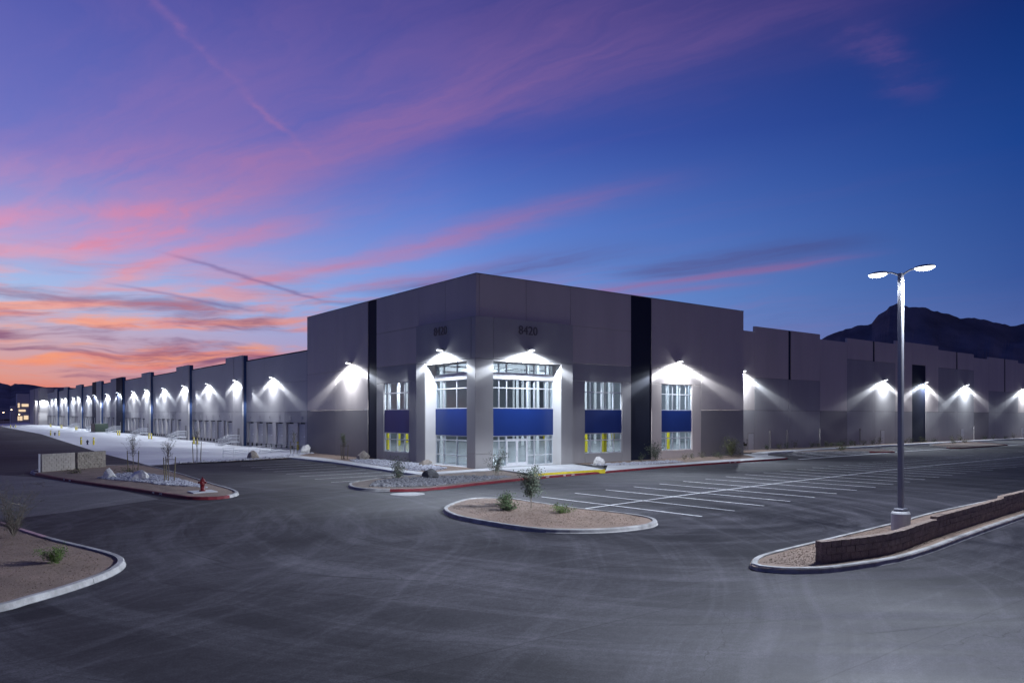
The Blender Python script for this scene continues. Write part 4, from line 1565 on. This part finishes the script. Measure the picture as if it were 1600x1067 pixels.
def block_wall(t, pts, thick, courses, base, m, step_at=(), bl=0.40, bh=0.20, rough=0.012):
    path = catmull(pts, False, 0.2)
    cum = [0.0]
    for a, c in zip(path, path[1:]):
        cum.append(cum[-1] + (c - a).length)

    def at(s):
        for i in range(len(path) - 1):
            if cum[i + 1] >= s:
                k = (s - cum[i]) / max(1e-6, cum[i + 1] - cum[i])
                return path[i].lerp(path[i + 1], k), (path[i + 1] - path[i]).normalized()
        return path[-1], (path[-1] - path[-2]).normalized()
    L = cum[-1]
    rnd = random.Random(5)
    variants = []
    for q in range(6):
        bm = boxm(-bl / 2 + 0.006, bl / 2 - 0.006, -thick / 2, thick / 2, 0.006, bh - 0.006, 0.012)
        for v in bm.verts:
            v.co += Vector((rnd.uniform(-.004, .004), rnd.uniform(-rough, rough), rnd.uniform(-.003, .003)))
        me = bpy.data.meshes.new('block')
        bm.to_mesh(me)
        bm.free()
        me.materials.append(MAT[m])
        variants.append(me)
    n = int(L / bl)
    for k in range(courses):
        for i in range(n):
            s = (i + 0.5 + (0.5 if k % 2 else 0)) * bl
            if s > L - bl / 2:
                continue
            p, d = at(s)
            dz = sum(h for u, h in step_at if s > u)
            obj('block', variants[rnd.randrange(6)], None, t, (p.x, p.y, base + k * bh + dz), math.atan2(d.y, d.x))
    # mortar core a little behind the faces, in level lengths
    brk = [0.0] + [u for u, _ in step_at] + [L]
    for a, c in zip(brk, brk[1:]):
        dz = sum(h for u, h in step_at if (a + c) / 2 > u)
        bm = bmesh.new()
        rings = []
        kk = max(2, int((c - a) / 0.5))
        for i in range(kk + 1):
            p, d = at(a + 0.02 + (c - a - 0.04) * i / kk)
            nn = Vector((-d.y, d.x, 0)) * (thick / 2 - 0.02)
            z0, z1 = base - 0.1, base + courses * bh + dz - 0.015
            rings.append([bm.verts.new((q.x, q.y, zz)) for q, zz in ((p - nn, z0), (p - nn, z1), (p + nn, z1), (p + nn, z0))])
        for r0, r1 in zip(rings, rings[1:]):
            for i in range(4):
                bm.faces.new((r0[i], r0[(i + 1) % 4], r1[(i + 1) % 4], r1[i]))
        bm.faces.new(rings[0])
        bm.faces.new(list(reversed(rings[-1])))
        bmesh.ops.recalc_face_normals(bm, faces=bm.faces)
        obj('mortar', bm, m, t)


bw = thing('block_wall', 'low curved brown block wall stepping up along the right-hand island', 'wall', (0, 0, 0))
block_wall(bw, [(-14.85, -38.2), (-13.2, -38.52), (-11.3, -38.66), (-7.7, -38.2), (0.8, -37.35), (3.9, -37.1), (9, -36.7), (13, -36.4)], 0.24, 3, 0.14, 'block_brown', ((7.6, 0.10), (16.0, 0.09)))
enc = thing('block_wall', 'tan block screen wall with white end post beside the hydrant island', 'wall', (0, 0, 0))
block_wall(enc, [(-28.3, 16.9), (-27.2, 17.6), (-25.9, 18.4)], 0.22, 7, 0.08, 'block_tan')
block_wall(enc, [(-25.75, 18.6), (-25.0, 19.3), (-23.4, 20.6)], 0.26, 7, 0.07, 'block_split', rough=0.03)
bm = boxm(-28.48, -28.36, 16.74, 16.86, 0.05, 1.50, 0.01)
obj('end_post', bm, 'white_steel', enc)

# ------------------------------------------------------------------ stairs, railings, bollards, hydrants


def dock_stair(vtop, dz, label):
    """landing at the personnel door, steps going down along the wall"""
    gz = yard_wall_z(vtop)
    p = UD - PR
    t = thing('dock_stair', label, 'stairs', (p - 0.05, vtop, gz), 0, 'steel stairs at the dock doors')
    top = 0.14 + dz - gz
    obj('landing', boxm(-1.4, -0.02, -0.75, 0.75, top - 0.06, top), 'galvanised', t)
    n = 6
    run = 0.32
    x_end = -1.4 - n * run
    for i in range(n):
        z = top * (n - 1 - i) / n + 0.05
        obj('tread', boxm(-1.4 - (i + 1) * run + 0.02, -1.42 - i * run, -0.68, 0.68, z - 0.04, z), 'galvanised', t)
    for y in (-0.75, 0.75):
        bm = boxm(-1.4, -0.02, y - 0.03, y + 0.03, top - 0.24, top - 0.062)
        tube(bm, [(-1.38, y, top - 0.10), (x_end, y, 0.06)], 0.085, 6)
        obj('stringer', bm, 'galvanised', t)
        bm = bmesh.new()
        pts = [(-0.05, y, top + 1.07), (-1.4, y, top + 1.07), (x_end, y, 1.0), (x_end - 0.25, y, 1.0)]
        tube(bm, pts, 0.035, 6)
        tube(bm, [(q[0], q[1], q[2] - 0.5) for q in pts[:3]], 0.026, 6)
        tube(bm, [(-0.08, y, top), (-0.08, y, top + 1.07)], 0.03, 6)
        tube(bm, [(-1.4, y, 0.0), (-1.4, y, top + 1.07)], 0.035, 6)
        tube(bm, [(x_end - 0.1, y, 0.0), (x_end - 0.1, y, 1.0)], 0.035, 6)
        for q in range(1, 11):
            x = -0.08 - 0.12 * q
            tube(bm, [(x, y, top), (x, y, top + 1.05)], 0.014, 4)
        for q in range(1, 15):
            f = q / 15
            x, zz = -1.4 + (x_end + 1.4) * f, top * (1 - f)
            tube(bm, [(x, y, zz), (x, y, zz + 1.04 - 0.02 * f)], 0.014, 4)
        obj('handrail', bm, 'galvanised', t)
    bm = bmesh.new()
    for y in (-0.65, 0.65):
        tube(bm, [(-0.15, y, 0), (-0.15, y, top - 0.05)], 0.04, 6)
    obj('support', bm, 'galvanised', t)
    return t


for k, (a, c, nv) in enumerate(PIERS[:6]):
    dock_stair(a + 1.72, rise((a + c) / 2), 'galvanised steel stair up to the dock wall, %s from the corner tower' % ORD[k])

# guard rail along the edge of the truck court
RAIL = [(-9.3, 35.4), (-7.5, 37.4), (-4.7, 40.6), (-2.4, 43.4), (-0.1, 46.0), (2.2, 48.4), (4.3, 50.6), (6.2, 52.6)]
rl = thing('guard_rail', 'long galvanised guard rail along the edge of the truck court', 'railing', (0, 0, 0))
for p in RAIL:
    z = yard_z(*p)
    bm = bmesh.new()
    tube(bm, [(p[0], p[1], z - 0.02), (p[0], p[1], z + 1.07)], 0.03, 6)
    obj('post', bm, 'galvanised', rl)
for h in (0.15, 0.42, 0.75, 1.05):
    bm = bmesh.new()
    tube(bm, [(p[0], p[1], yard_z(*p) + h) for p in RAIL], 0.028, 6)
    obj('rail', bm, 'galvanised', rl)

bm = bmesh.new()
lathe(bm, [(0.13, 0.0), (0.13, 1.05), (0.11, 1.13), (0.06, 1.17), (0.0, 1.18)][:4], 14)
BOLL = bpy.data.meshes.new('bollard')
bm.to_mesh(BOLL)
bm.free()
BOLL.materials.append(MAT['bollard_yellow'])
bm = bmesh.new()
lathe(bm, [(0.135, 0.78), (0.135, 0.90)], 14)
BAND = bpy.data.meshes.new('band')
bm.to_mesh(BAND)
bm.free()
BAND.materials.append(MAT['line_paint'])


def bollard(u, v, label, s=1.0):
    o = thing('bollard', label, 'bollard', (u, v, yard_z(u, v)), 0, 'yellow bollards in the dock yard')
    o.scale = (s, s, s)
    obj('post', BOLL, None, o)
    obj('band', BAND, None, o)
    return o


HYDR = [((-15.4, 83.6), 'nearest'), ((-12.2, 150.0), 'second'), ((-9.0, 300.0), 'farthest')]


def hydrant(x, y, z, m, label):
    t = thing('fire_hydrant', label, 'hydrant', (x, y, z), R(-30), 'fire hydrants')
    bm = bmesh.new()
    lathe(bm, [(0.17, 0.0), (0.17, 0.05), (0.11, 0.06), (0.11, 0.34), (0.155, 0.35), (0.155, 0.39), (0.12, 0.40), (0.125, 0.56), (0.15, 0.57), (0.15, 0.60), (0.125, 0.64), (0.07, 0.70)], 16)
    smooth(obj('barrel', bm, m, t))
    bm = bmesh.new()
    lathe(bm, [(0.035, 0.69), (0.035, 0.77), (0.03, 0.78)], 6)
    obj('operating_nut', bm, m, t)
    for a, r, l in ((0, 0.06, 0.22), (180, 0.06, 0.22), (-90, 0.085, 0.24)):
        bm = bmesh.new()
        d = Vector((math.cos(R(a)), math.sin(R(a)), 0))
        tube(bm, [d * 0.08 + Vector((0, 0, 0.48)), d * l * 0.75 + Vector((0, 0, 0.48)), d * l * 0.76 + Vector((0, 0, 0.48)), d * l + Vector((0, 0, 0.48))], [r * 0.8, r * 0.8, r, r], 10)
        obj('outlet_cap', bm, m, t)
    return t


for (u, v), w in HYDR:
    hydrant(u, v, yard_z(u, v), 'hydrant_blue', 'small dark hydrant between two yellow bollards, %s in the dock yard' % w)
    bollard(u - 0.75, v + 0.9, 'yellow bollard on the left of the %s dock yard hydrant' % w)
    bollard(u + 0.75, v - 0.7, 'yellow bollard on the right of the %s dock yard hydrant' % w)
hydrant(-23.0, -6.3, 0.17, 'hydrant_red', 'red fire hydrant on a concrete pad at the tip of the left island')
o = obj('concrete_pad', boxm(-23.65, -22.35, -6.9, -5.7, 0.08, 0.172, 0.01), 'concrete')
tag(o, 'small square concrete pad under the red hydrant', 'concrete pad')
for k, (a, c, nv) in enumerate(PIERS[:7]):
    dd = {0: (1.2, 86.5), 1: (1.0, 119.0), 2: (1.0, 151.5)}.get(k, (1.6, c + 2.5))
    for s in (0, 1):
        bollard(dd[0] + 0.15 * s, dd[1] - 1.5 * s, 'yellow bollard, %s of the pair before the %s dock stair from the tower' % (('left', 'right')[s], ORD[k]))
bollard(5.2, 50.2, 'single yellow bollard tight against the left edge of the corner tower')

# green transformer cabinet in the yard
t = thing('utility_cabinet', 'dark green utility cabinet standing among bollards in the dock yard', 'cabinet', (2.6, 186.0, yard_z(2.6, 186)))
obj('body', boxm(-1.6, 1.6, -3.2, 3.2, 0.15, 2.4, 0.05), 'cabinet_green', t)
obj('plinth', boxm(-1.8, 1.8, -3.4, 3.4, -0.1, 0.15), 'concrete', t)
obj('door', boxm(-1.63, -1.602, -3.0, -0.05, 0.3, 2.25, 0.01), 'cabinet_green', t)
obj('door', boxm(-1.63, -1.602, 0.05, 3.0, 0.3, 2.25, 0.01), 'cabinet_green', t)

# ------------------------------------------------------------------ boulders and gravel


def boulder(loc, s, m, label, seed, flat=0.7):
    rnd = random.Random(seed)
    bm = bmesh.new()
    bmesh.ops.create_icosphere(bm, subdivisions=4, radius=1)
    off = Vector((rnd.uniform(0, 50), rnd.uniform(0, 50), rnd.uniform(0, 50)))
    planes = [(Vector((rnd.uniform(-1, 1), rnd.uniform(-1, 1), rnd.uniform(-0.4, 1))).normalized(), rnd.uniform(0.5, 0.8)) for _ in range(18)]
    for v in bm.verts:
        c = v.co.copy()
        for nn, d in planes:            # chipped facets
            k = c.dot(nn)
            if k > d:
                c -= nn * (k - d) * 0.97
        c *= 1 + 0.10 * mnoise.noise(c * 1.7 + off) + 0.06 * mnoise.noise(c * 6 + off)
        v.co = Vector((c.x * s[0], c.y * s[1], max(-0.2 * s[2], c.z * s[2] + 0.45 * s[2])))
    o = obj('boulder', bm, m, None, loc, rnd.uniform(0, 6.28))
    tag(o, label, 'boulder', 'landscape boulders')
    return o


boulder((-25.4, 6.9, 0.16), (0.55, 0.45, 0.5), 'boulder_white', 'rounded white boulder at the left end of the white gravel on the hydrant island', 1)
boulder((-24.0, 4.2, 0.17), (0.66, 0.5, 0.5), 'boulder_white', 'pointed pale boulder in the middle of the white gravel on the hydrant island', 2)
boulder((-9.6, 24.8, 0.08), (0.75, 0.6, 0.7), 'boulder_tan', 'upright dark tan boulder at the left end of the stony verge before the yard', 3)
boulder((-0.9, 32.6, 0.1), (1.05, 0.8, 0.75), 'boulder_white', 'pale boulder at the left foot of the corner tower', 4)
boulder((-1.6, 16.8, 0.1), (0.95, 0.75, 0.75), 'boulder_tan', 'grey-tan angular boulder beside the navy strip on the left facade', 5)
boulder((-1.3, 5.6, 0.1), (0.75, 0.55, 0.42), 'boulder_tan', 'flat-topped tan boulder in front of the white portal jamb', 6)
boulder((-7.9, -5.9, 0.1), (0.95, 0.6, 0.52), 'boulder_dark', 'dark boulder in the grey gravel bed behind the red kerb', 7)
boulder((10.9, -3.0, 0.1), (0.85, 0.6, 0.62), 'boulder_white', 'pale boulder on the bed right of the entrance plaza', 8)

GP1 = [(-26.0, 7.4), (-25.7, 5.6), (-24.9, 3.3), (-24.3, 1.6), (-24.0, -0.6), (-23.0, -2.6), (-22.2, -4.2), (-22.0, -2.0), (-22.0, 1.5), (-21.9, 4.5), (-22.4, 7.5), (-22.8, 10.2), (-24.4, 9.8)]
stones('white_gravel', 'white cobble gravel spread over the hydrant island', in_poly(GP1), 2800, 'gravel_white', 0.06, 0.14, surf(isl_h), 11)
GP2 = [(-4.1, 13.5), (-4.9, 6.0), (-5.5, 0.3), (-3.2, 0.0), (-1.5, 2.0), (-0.6, 8.0), (-0.6, 14.0), (-1.2, 17.5), (-3.0, 17.0)]
stones('white_gravel', 'pale cobble gravel along the foot of the left facade', in_poly(GP2), 2400, 'gravel_white', 0.06, 0.16, 0.125, 12)
GP3 = [(-14.0, -8.7), (-13.2, -10.2), (-10.8, -11.0), (-6.0, -9.6), (-2.8, -8.4), (-4.2, -6.6), (-7.5, -5.0), (-10.3, -4.9), (-12.6, -6.6)]
stones('grey_gravel', 'dark grey cobble gravel in the bed behind the red kerb', in_poly(GP3), 2400, 'gravel_dark', 0.06, 0.15, 0.11, 13)
stones('white_gravel', 'pale cobble gravel right of the entrance plaza', in_poly([(10.4, -3.7), (14.0, -4.9), (20.0, -4.9), (20.5, -2.6), (15.0, -2.6), (10.6, -2.2)]), 1000, 'gravel_white', 0.06, 0.15, 0.12, 14)
stones('white_gravel', 'line of pale cobbles on the verge between lot and dock yard', in_poly([(-17.4, 22.2), (-12.5, 22.9), (-6.0, 25.0), (-3.0, 29.0), (-1.5, 31.0), (-0.3, 31.5), (-0.3, 34.0), (1.2, 37.4), (-5.7, 27.4), (-12.6, 24.2)]), 1300, 'gravel_white', 0.07, 0.2, 0.09, 15)
# pebbles over the nearer planting beds
stones('pebbles', 'loose brown pebbles covering the near left bed', in_poly([(-33.7, -29.2), (-31.6, -27.2), (-31.0, -25.2), (-31.4, -22.4), (-33.1, -14.0), (-37, -14), (-38, -29)]), 7000, 'soil', 0.008, 0.028, surf(isl_n), 21)
stones('pebbles', 'loose brown pebbles covering the island in the middle of the lot', in_poly([(-16.1, -20.9), (-17.1, -25.6), (-16.3, -28.7), (-13.3, -29.8), (-11.6, -28.4), (-11.9, -19.8), (-13.8, -18.9)]), 6000, 'soil', 0.008, 0.028, surf(isl), 22)
stones('pebbles', 'loose brown pebbles at the tip of the block wall island', in_poly([(-16.1, -37.2), (-15.6, -38.3), (-12, -38.95), (-7, -38.5), (-7, -35.9), (-14, -36.6)]), 4500, 'soil', 0.008, 0.026, 0.11, 23)

# ------------------------------------------------------------------ plants


def leaf_mesh(pts, size, rnd, tilt=1.0):
    V, Fc = [], []
    for p in pts:
        s = size * rnd.uniform(0.6, 1.3)
        d = Vector((rnd.gauss(0, 1), rnd.gauss(0, 1), rnd.gauss(0.2, 0.8))).normalized()
        e = d.cross(Vector((rnd.gauss(0, 1), rnd.gauss(0, 1), rnd.gauss(0, 1)))).normalized()
        n = d.cross(e)
        o0 = len(V)
        V += [tuple(p), tuple(p + d * s * 0.5 + e * s * 0.22 + n * s * 0.05), tuple(p + d * s), tuple(p + d * s * 0.5 - e * s * 0.22 + n * s * 0.05)]
        Fc += [(o0, o0 + 1, o0 + 2), (o0, o0 + 2, o0 + 3)]
    return V, Fc


def twig_tree(bm, base, h, n, spread, rnd, r0=0.02, tips=None, gen=2, up=0.7):
    for _ in range(n):
        a = rnd.uniform(0, 6.28)
        sp = spread * rnd.uniform(0.3, 1.0)
        L = h * rnd.uniform(0.55, 1.0)
        p0 = Vector(base)
        pts = [p0]
        for k in range(1, 5):
            f = k / 4
            pts.append(p0 + Vector((math.cos(a) * sp * f ** 1.3, math.sin(a) * sp * f ** 1.3, L * f)) + Vector((rnd.gauss(0, 0.03), rnd.gauss(0, 0.03), 0)) * h)
        tube(bm, pts, [r0 * (1 - 0.8 * k / 4) for k in range(5)], 4, False)
        for q in pts[1:]:
            if tips is not None:
                tips.append(q)
            for _g in range(gen):
                d = Vector((rnd.gauss(0, 1), rnd.gauss(0, 1), abs(rnd.gauss(up, 0.5)))).normalized() * h * rnd.uniform(0.1, 0.28)
                m = q + d * 0.5 + Vector((rnd.gauss(0, .02), rnd.gauss(0, .02), 0)) * h
                tube(bm, [q, m, q + d], [r0 * 0.4, r0 * 0.28, r0 * 0.12], 3, False)
                if tips is not None:
                    tips += [m, q + d, q + d * 0.75]


def plant(name, label, loc, h, spread, stems, leaves, leaf, lm, seed, cat='shrub', group=None, gen=2, trunk=0.0, r0=0.015):
    rnd = random.Random(seed)
    t = thing(name, label, cat, loc, 0, group)
    bm = bmesh.new()
    tips = []
    if trunk:
        tube(bm, [(0, 0, -0.05), (0.02, 0.01, trunk * 0.5), (0, 0.02, trunk)], [r0 * 1.6, r0 * 1.4, r0 * 1.2], 6, False)
    twig_tree(bm, (0, 0.0, trunk), h - trunk, stems, spread, rnd, r0, tips, gen)
    obj('trunk' if trunk else 'stems', bm, 'bark', t)
    if leaves:
        pts = []
        for _ in range(leaves):
            q = rnd.choice(tips)
            pts.append(q + Vector((rnd.gauss(0, 1), rnd.gauss(0, 1), rnd.gauss(0, 1))) * leaf * 1.2)
        V, Fc = leaf_mesh(pts, leaf, rnd)
        me = bpy.data.meshes.new('crown')
        me.from_pydata(V, [], Fc)
        obj('crown' if trunk else 'foliage', me, lm, t)
    return t


# trees and shrubs one by one
plant('young_tree', 'small grey-green leafy tree on the island in the middle of the lot', (-13.8, -23.9, 0.2), 1.75, 0.55, 13, 2800, 0.085, 'leaf_grey', 31, 'tree', trunk=0.45, r0=0.018)
plant('shrub', 'dark green low shrub left of the small tree on the middle island', (-13.9, -22.2, 0.18), 0.5, 0.5, 14, 1100, 0.08, 'leaf_green', 32, group='shrubs on the middle island')
plant('shrub', 'flat green shrub in front of the small tree on the middle island', (-15.0, -23.8, 0.18), 0.36, 0.55, 14, 1100, 0.08, 'leaf_green', 33, group='shrubs on the middle island')
plant('shrub', 'bright green low shrub on the right half of the middle island', (-13.8, -26.0, 0.18), 0.3, 0.5, 12, 800, 0.07, 'leaf_bright', 34, group='shrubs on the middle island')
plant('shrub', 'bright green creeping shrub on the near left bed', (-32.2, -25.0, 0.18), 0.36, 0.48, 18, 1800, 0.05, 'leaf_bright', 35)
plant('shrub', 'tall bare grey-green bush at the left picture edge', (-32.72, -19.0, 0.18), 1.8, 0.95, 30, 1600, 0.035, 'leaf_grey', 36, gen=4, r0=0.012)
plant('shrub', 'loose leafy shrub at the left end of the dark gravel bed', (-10.3, -5.6, 0.11), 1.4, 0.7, 11, 900, 0.11, 'leaf_grey', 37)
plant('shrub', 'airy grey-green shrub in front of the corner pier', (-2.8, -6.4, 0.11), 1.6, 0.75, 12, 1000, 0.11, 'leaf_grey', 38)
plant('shrub', 'grey-green shrub in front of the navy strip of the entrance facade', (20.2, -1.2, 0.12), 1.6, 0.85, 11, 900, 0.13, 'leaf_grey', 39)
plant('shrub', 'olive yellow-green shrub near the right end of the tower', (31.6, -1.6, 0.12), 1.9, 1.2, 12, 1200, 0.14, 'leaf_olive', 40)
for k, (x, y, h) in enumerate([(17.8, -1.6, 0.55), (23.2, -2.2, 0.45), (24.8, -1.8, 0.6), (26.6, -1.7, 0.6), (29.0, -1.6, 0.5), (33.4, -1.4, 0.75), (27.8, -3.0, 0.4)]):
    plant('shrub', 'tiny shrub in the bed along the entrance facade, %s of seven from the left' % ORD[[0, 1, 2, 3, 5, 6, 4][k]], (x, y, 0.12), h, 0.4, 6, 110, 0.11, 'leaf_olive' if k % 2 else 'leaf_green', 50 + k, group='tiny shrubs along the entrance facade', gen=1)
rnd_ = random.Random(77)
xs = sorted([43.6, 49.0, 51.8, 53.5, 55.8, 59.5, 61.4, 63.2, 64.9, 66.4, 68.0, 69.7, 71.4, 73.2, 76.2, 78.5, 84.0, 86.0, 88.5, 92.0, 93.6, 96.0, 103.0, 107.0, 118.0, 121.0, 127.0, 131.0])
for k, x in enumerate(xs):
    plant('shrub', 'small shrub at the foot of the long right wall, %s from the tower' % ORD[k], (x, 6.0 - rnd_.uniform(0, 0.5), 0.11), rnd_.uniform(0.5, 0.95), 0.45, 6, 130, 0.13, 'leaf_olive' if rnd_.random() < 0.4 else 'leaf_green', 90 + k, group='small shrubs along the right wall', gen=1)
for k, (x, y) in enumerate([(53.8, -1.5), (56.0, -0.6), (90.0, 0.2), (96.5, 1.0)]):
    plant('shrub', ['yellow-green mound on the red-tipped island beyond the tower, left one', 'yellow-green mound on the red-tipped island beyond the tower, right one',
                    'small green mound on the far brown island, left one', 'small green mound on the far brown island, right one'][k], (x, y, 0.11), 0.5, 0.7, 8, 160, 0.14, 'leaf_olive', 140 + k, gen=1)
plant('shrub', 'low dry shrub in front of the tan block screen wall', (-26.6, 13.2, 0.15), 0.3, 0.7, 10, 260, 0.09, 'leaf_olive', 150)
plant('shrub', 'low green shrub behind the white gravel on the hydrant island', (-23.2, 12.0, 0.15), 0.3, 0.9, 10, 260, 0.09, 'leaf_green', 151)


def staked_tree(loc, label, h, seed, leaves, lm, stakes=2, spread=0.8):
    rnd = random.Random(seed)
    t = thing('staked_tree', label, 'tree', loc, rnd.uniform(-0.3, 0.3), 'young staked trees')
    bm = bmesh.new()
    tips = []
    tube(bm, [(0, 0, -0.05), (0.02, 0.02, h * 0.3), (-0.02, 0.0, h * 0.65), (0, 0, h * 0.95)], [0.04, 0.034, 0.026, 0.008], 7, False)
    for k in range(5):
        twig_tree(bm, (0, 0, h * (0.42 + 0.09 * k)), h * (0.45 - 0.05 * k), 4, spread * (1 - 0.1 * k), rnd, 0.013, tips, 2)
    obj('trunk', bm, 'bark', t)
    pts = []
    for _ in range(leaves):
        pts.append(rnd.choice(tips) + Vector((rnd.gauss(0, .05), rnd.gauss(0, .05), rnd.gauss(0, .05))))
    if leaves:
        V, Fc = leaf_mesh(pts, 0.07, rnd)
        me = bpy.data.meshes.new('crown')
        me.from_pydata(V, [], Fc)
        obj('crown', me, lm, t)
    for k in range(stakes):
        a = 6.28 * k / stakes - 0.66
        bm = bmesh.new()
        tube(bm, [(math.cos(a) * 0.34, math.sin(a) * 0.34, -0.05), (math.cos(a) * 0.42, math.sin(a) * 0.42, h * 0.58)], [0.035, 0.032], 6)
        obj('stake', bm, 'stake_wood', t)
        bm = bmesh.new()
        tube(bm, [(math.cos(a) * 0.41, math.sin(a) * 0.41, h * 0.52), (0, 0, h * 0.53)], 0.012, 4)
        obj('tie', bm, 'black_rubber', t)
    return t


staked_tree((-23.4, 9.6, 0.17), 'bare staked tree at the left of the white gravel on the hydrant island', 2.9, 61, 160, 'leaf_olive')
staked_tree((-23.0, 1.2, 0.18), 'bare staked tree at the right of the white gravel on the hydrant island', 2.7, 62, 160, 'leaf_olive', 3)
staked_tree((-15.4, 23.0, 0.08), 'bare staked tree on the verge left of the truck court rail', 3.3, 63, 120, 'leaf_olive')
staked_tree((-3.1, 30.6, 0.1), 'slim staked tree in front of the truck court rail, left of the tower', 2.6, 64, 260, 'leaf_olive', 2, 0.5)
staked_tree((-2.5, 19.2, 0.1), 'small green staked tree against the blank left facade of the tower', 2.5, 65, 620, 'leaf_bright', 3, 0.45)

# ------------------------------------------------------------------ hills and far buildings


def ridge(name, pts, depth, label_seed, m='mountain', foot=0.0):
    """mountain range: crest line with slopes to both sides, roughened"""
    bm = bmesh.new()
    cam_p = Vector((-35, -50, 0))
    crest = []
    for a, c in zip(pts, pts[1:]):
        n = max(2, int((Vector(c) - Vector(a)).length / (depth * 0.012)))
        for i in range(n):
            crest.append(Vector(a).lerp(Vector(c), i / n))
    crest.append(Vector(pts[-1]))
    rows = []
    fr_ = [-1.0, -0.75, -0.5, -0.3, -0.15, -0.06, 0.0, 0.08, 0.25, 0.6, 1.0]
    for q in crest:
        d = Vector((q.x, q.y, 0)) - cam_p
        d.normalize()
        row = []
        for f in fr_:
            p = Vector((q.x, q.y, 0)) + d * f * depth
            k = 1 - abs(f)
            hgt = q.z * (k ** 1.25)
            if f:
                hgt += q.z * 0.30 * k * (1 - k) * 2 * mnoise.noise(Vector((p.x, p.y, label_seed * 100)) / (depth * 0.16)) + q.z * 0.10 * (1 - k) * mnoise.noise(Vector((p.x, p.y, 5)) / (depth * 0.05))
            else:
                hgt += q.z * 0.022 * mnoise.noise(Vector((p.x, p.y, 5)) / (depth * 0.045)) + q.z * 0.012 * mnoise.noise(Vector((p.x, p.y, 9)) / (depth * 0.02))
            row.append(bm.verts.new((p.x, p.y, max(-8, hgt + foot * 0))))
        rows.append(row)
    for r0, r1 in zip(rows, rows[1:]):
        for i in range(len(fr_) - 1):
            bm.faces.new((r0[i], r0[i + 1], r1[i + 1], r1[i]))
    bmesh.ops.recalc_face_normals(bm, faces=bm.faces)
    return structure(obj(name, bm, m))


ridge('mountain', [(2328, 1407, 206), (2381, 1367, 254), (2421, 1336, 285), (2454, 1310, 301), (2494, 1279, 314), (2520, 1258, 321), (2541, 1242, 327), (2559, 1228, 352), (2573, 1217, 369),
                   (2590, 1204, 385), (2611, 1188, 389), (2643, 1163, 383), (2688, 1128, 378), (2711, 1110, 372), (2730, 1095, 361), (2783, 1055, 347), (2830, 1018, 341), (2865, 991, 334),
                   (2891, 971, 327), (2921, 948, 316), (2936, 935, 319), (2957, 919, 327), (3027, 865, 343), (3132, 783, 316), (3272, 675, 327), (3447, 539, 272), (3657, 376, 206), (4006, 105, 73)], 800, 1)
ridge('mountain', [(-1601, 8760, 112), (-996, 8290, 224), (-593, 7977, 203), (-189, 7664, 265), (93, 7445, 234), (295, 7289, 280), (416, 7195, 275), (448, 7170, 265), (484, 7142, 249),
                   (509, 7123, 270), (557, 7085, 265), (634, 7026, 252), (710, 6966, 239), (835, 6869, 239), (940, 6788, 229), (1142, 6631, 203), (1384, 6443, 163), (1707, 6193, 101), (2110, 5880, 35)], 1800, 2)
ridge('hill', [(-700, 2360, 14), (-225, 1996, 18), (-23, 1840, 22), (78, 1761, 21), (118, 1730, 22), (158, 1699, 18), (219, 1652, 8)], 350, 3)

fb = thing('distant_depot', 'low far building with warm lights at the left picture edge', 'building', (-14, 540, 0))
obj('wall', boxm(-40, 8, 0, 20, -1.5, 5.5), 'portal_white', fb)
obj('roof', boxm(-41, 9, -1, 21, 5.5, 6.1), 'roof_metal', fb)
for i in range(7):
    obj('window', boxm(-39 + i * 6.5, -35.5 + i * 6.5, -0.2, -0.02, 0.8, 3.6), 'warm_window' if i % 3 else 'wall_navy', fb)
ft = thing('distant_silo', 'tall beige far building with yellow lights beside the end of the docks', 'building', (11.5, 505, 0))
obj('wall', boxm(-3.2, 3.2, 0, 8, -1.5, 18.5), 'portal_white', ft)
obj('wall', boxm(-6.5, -3.25, 1, 7, -1.5, 11), 'portal_white', ft)
for x0, x1, z0, z1 in ((-2.9, -0.5, 2.0, 4.6), (0.3, 2.6, 2.6, 5.0), (-2.4, 1.2, 7.5, 8.7), (-0.8, 2.7, 10.6, 12.2), (-2.8, -1.9, 10.0, 12.6)):
    obj('window', boxm(x0, x1, -0.2, -0.02, z0, z1), 'warm_window', ft)  # glowing panels standing in for yellow-lit scaffolding on the block
for k, (x, y, z) in enumerate([(-3, 440, 6.5), (1.0, 445, 8.0), (5, 450, 5.5), (-16, 455, 6.0), (-9, 450, 5.0)]):
    t = thing('yard_lamp', 'tiny warm yard lamp near the far buildings, %s from the left' % ORD[[2, 3, 4, 0, 1][k]], 'lamp', (x, y, -1.0), 0, 'warm lamps by the far buildings')
    bm = bmesh.new()
    tube(bm, [(0, 0, 0), (0, 0, z + 1)], 0.08, 5)
    obj('post', bm, 'pole_grey', t)
    bm = bmesh.new()
    bmesh.ops.create_icosphere(bm, subdivisions=2, radius=0.35)
    for v in bm.verts:
        v.co.z = v.co.z * 0.6 + z + 1.1
    obj('lens', bm, 'warm_lamp', t)
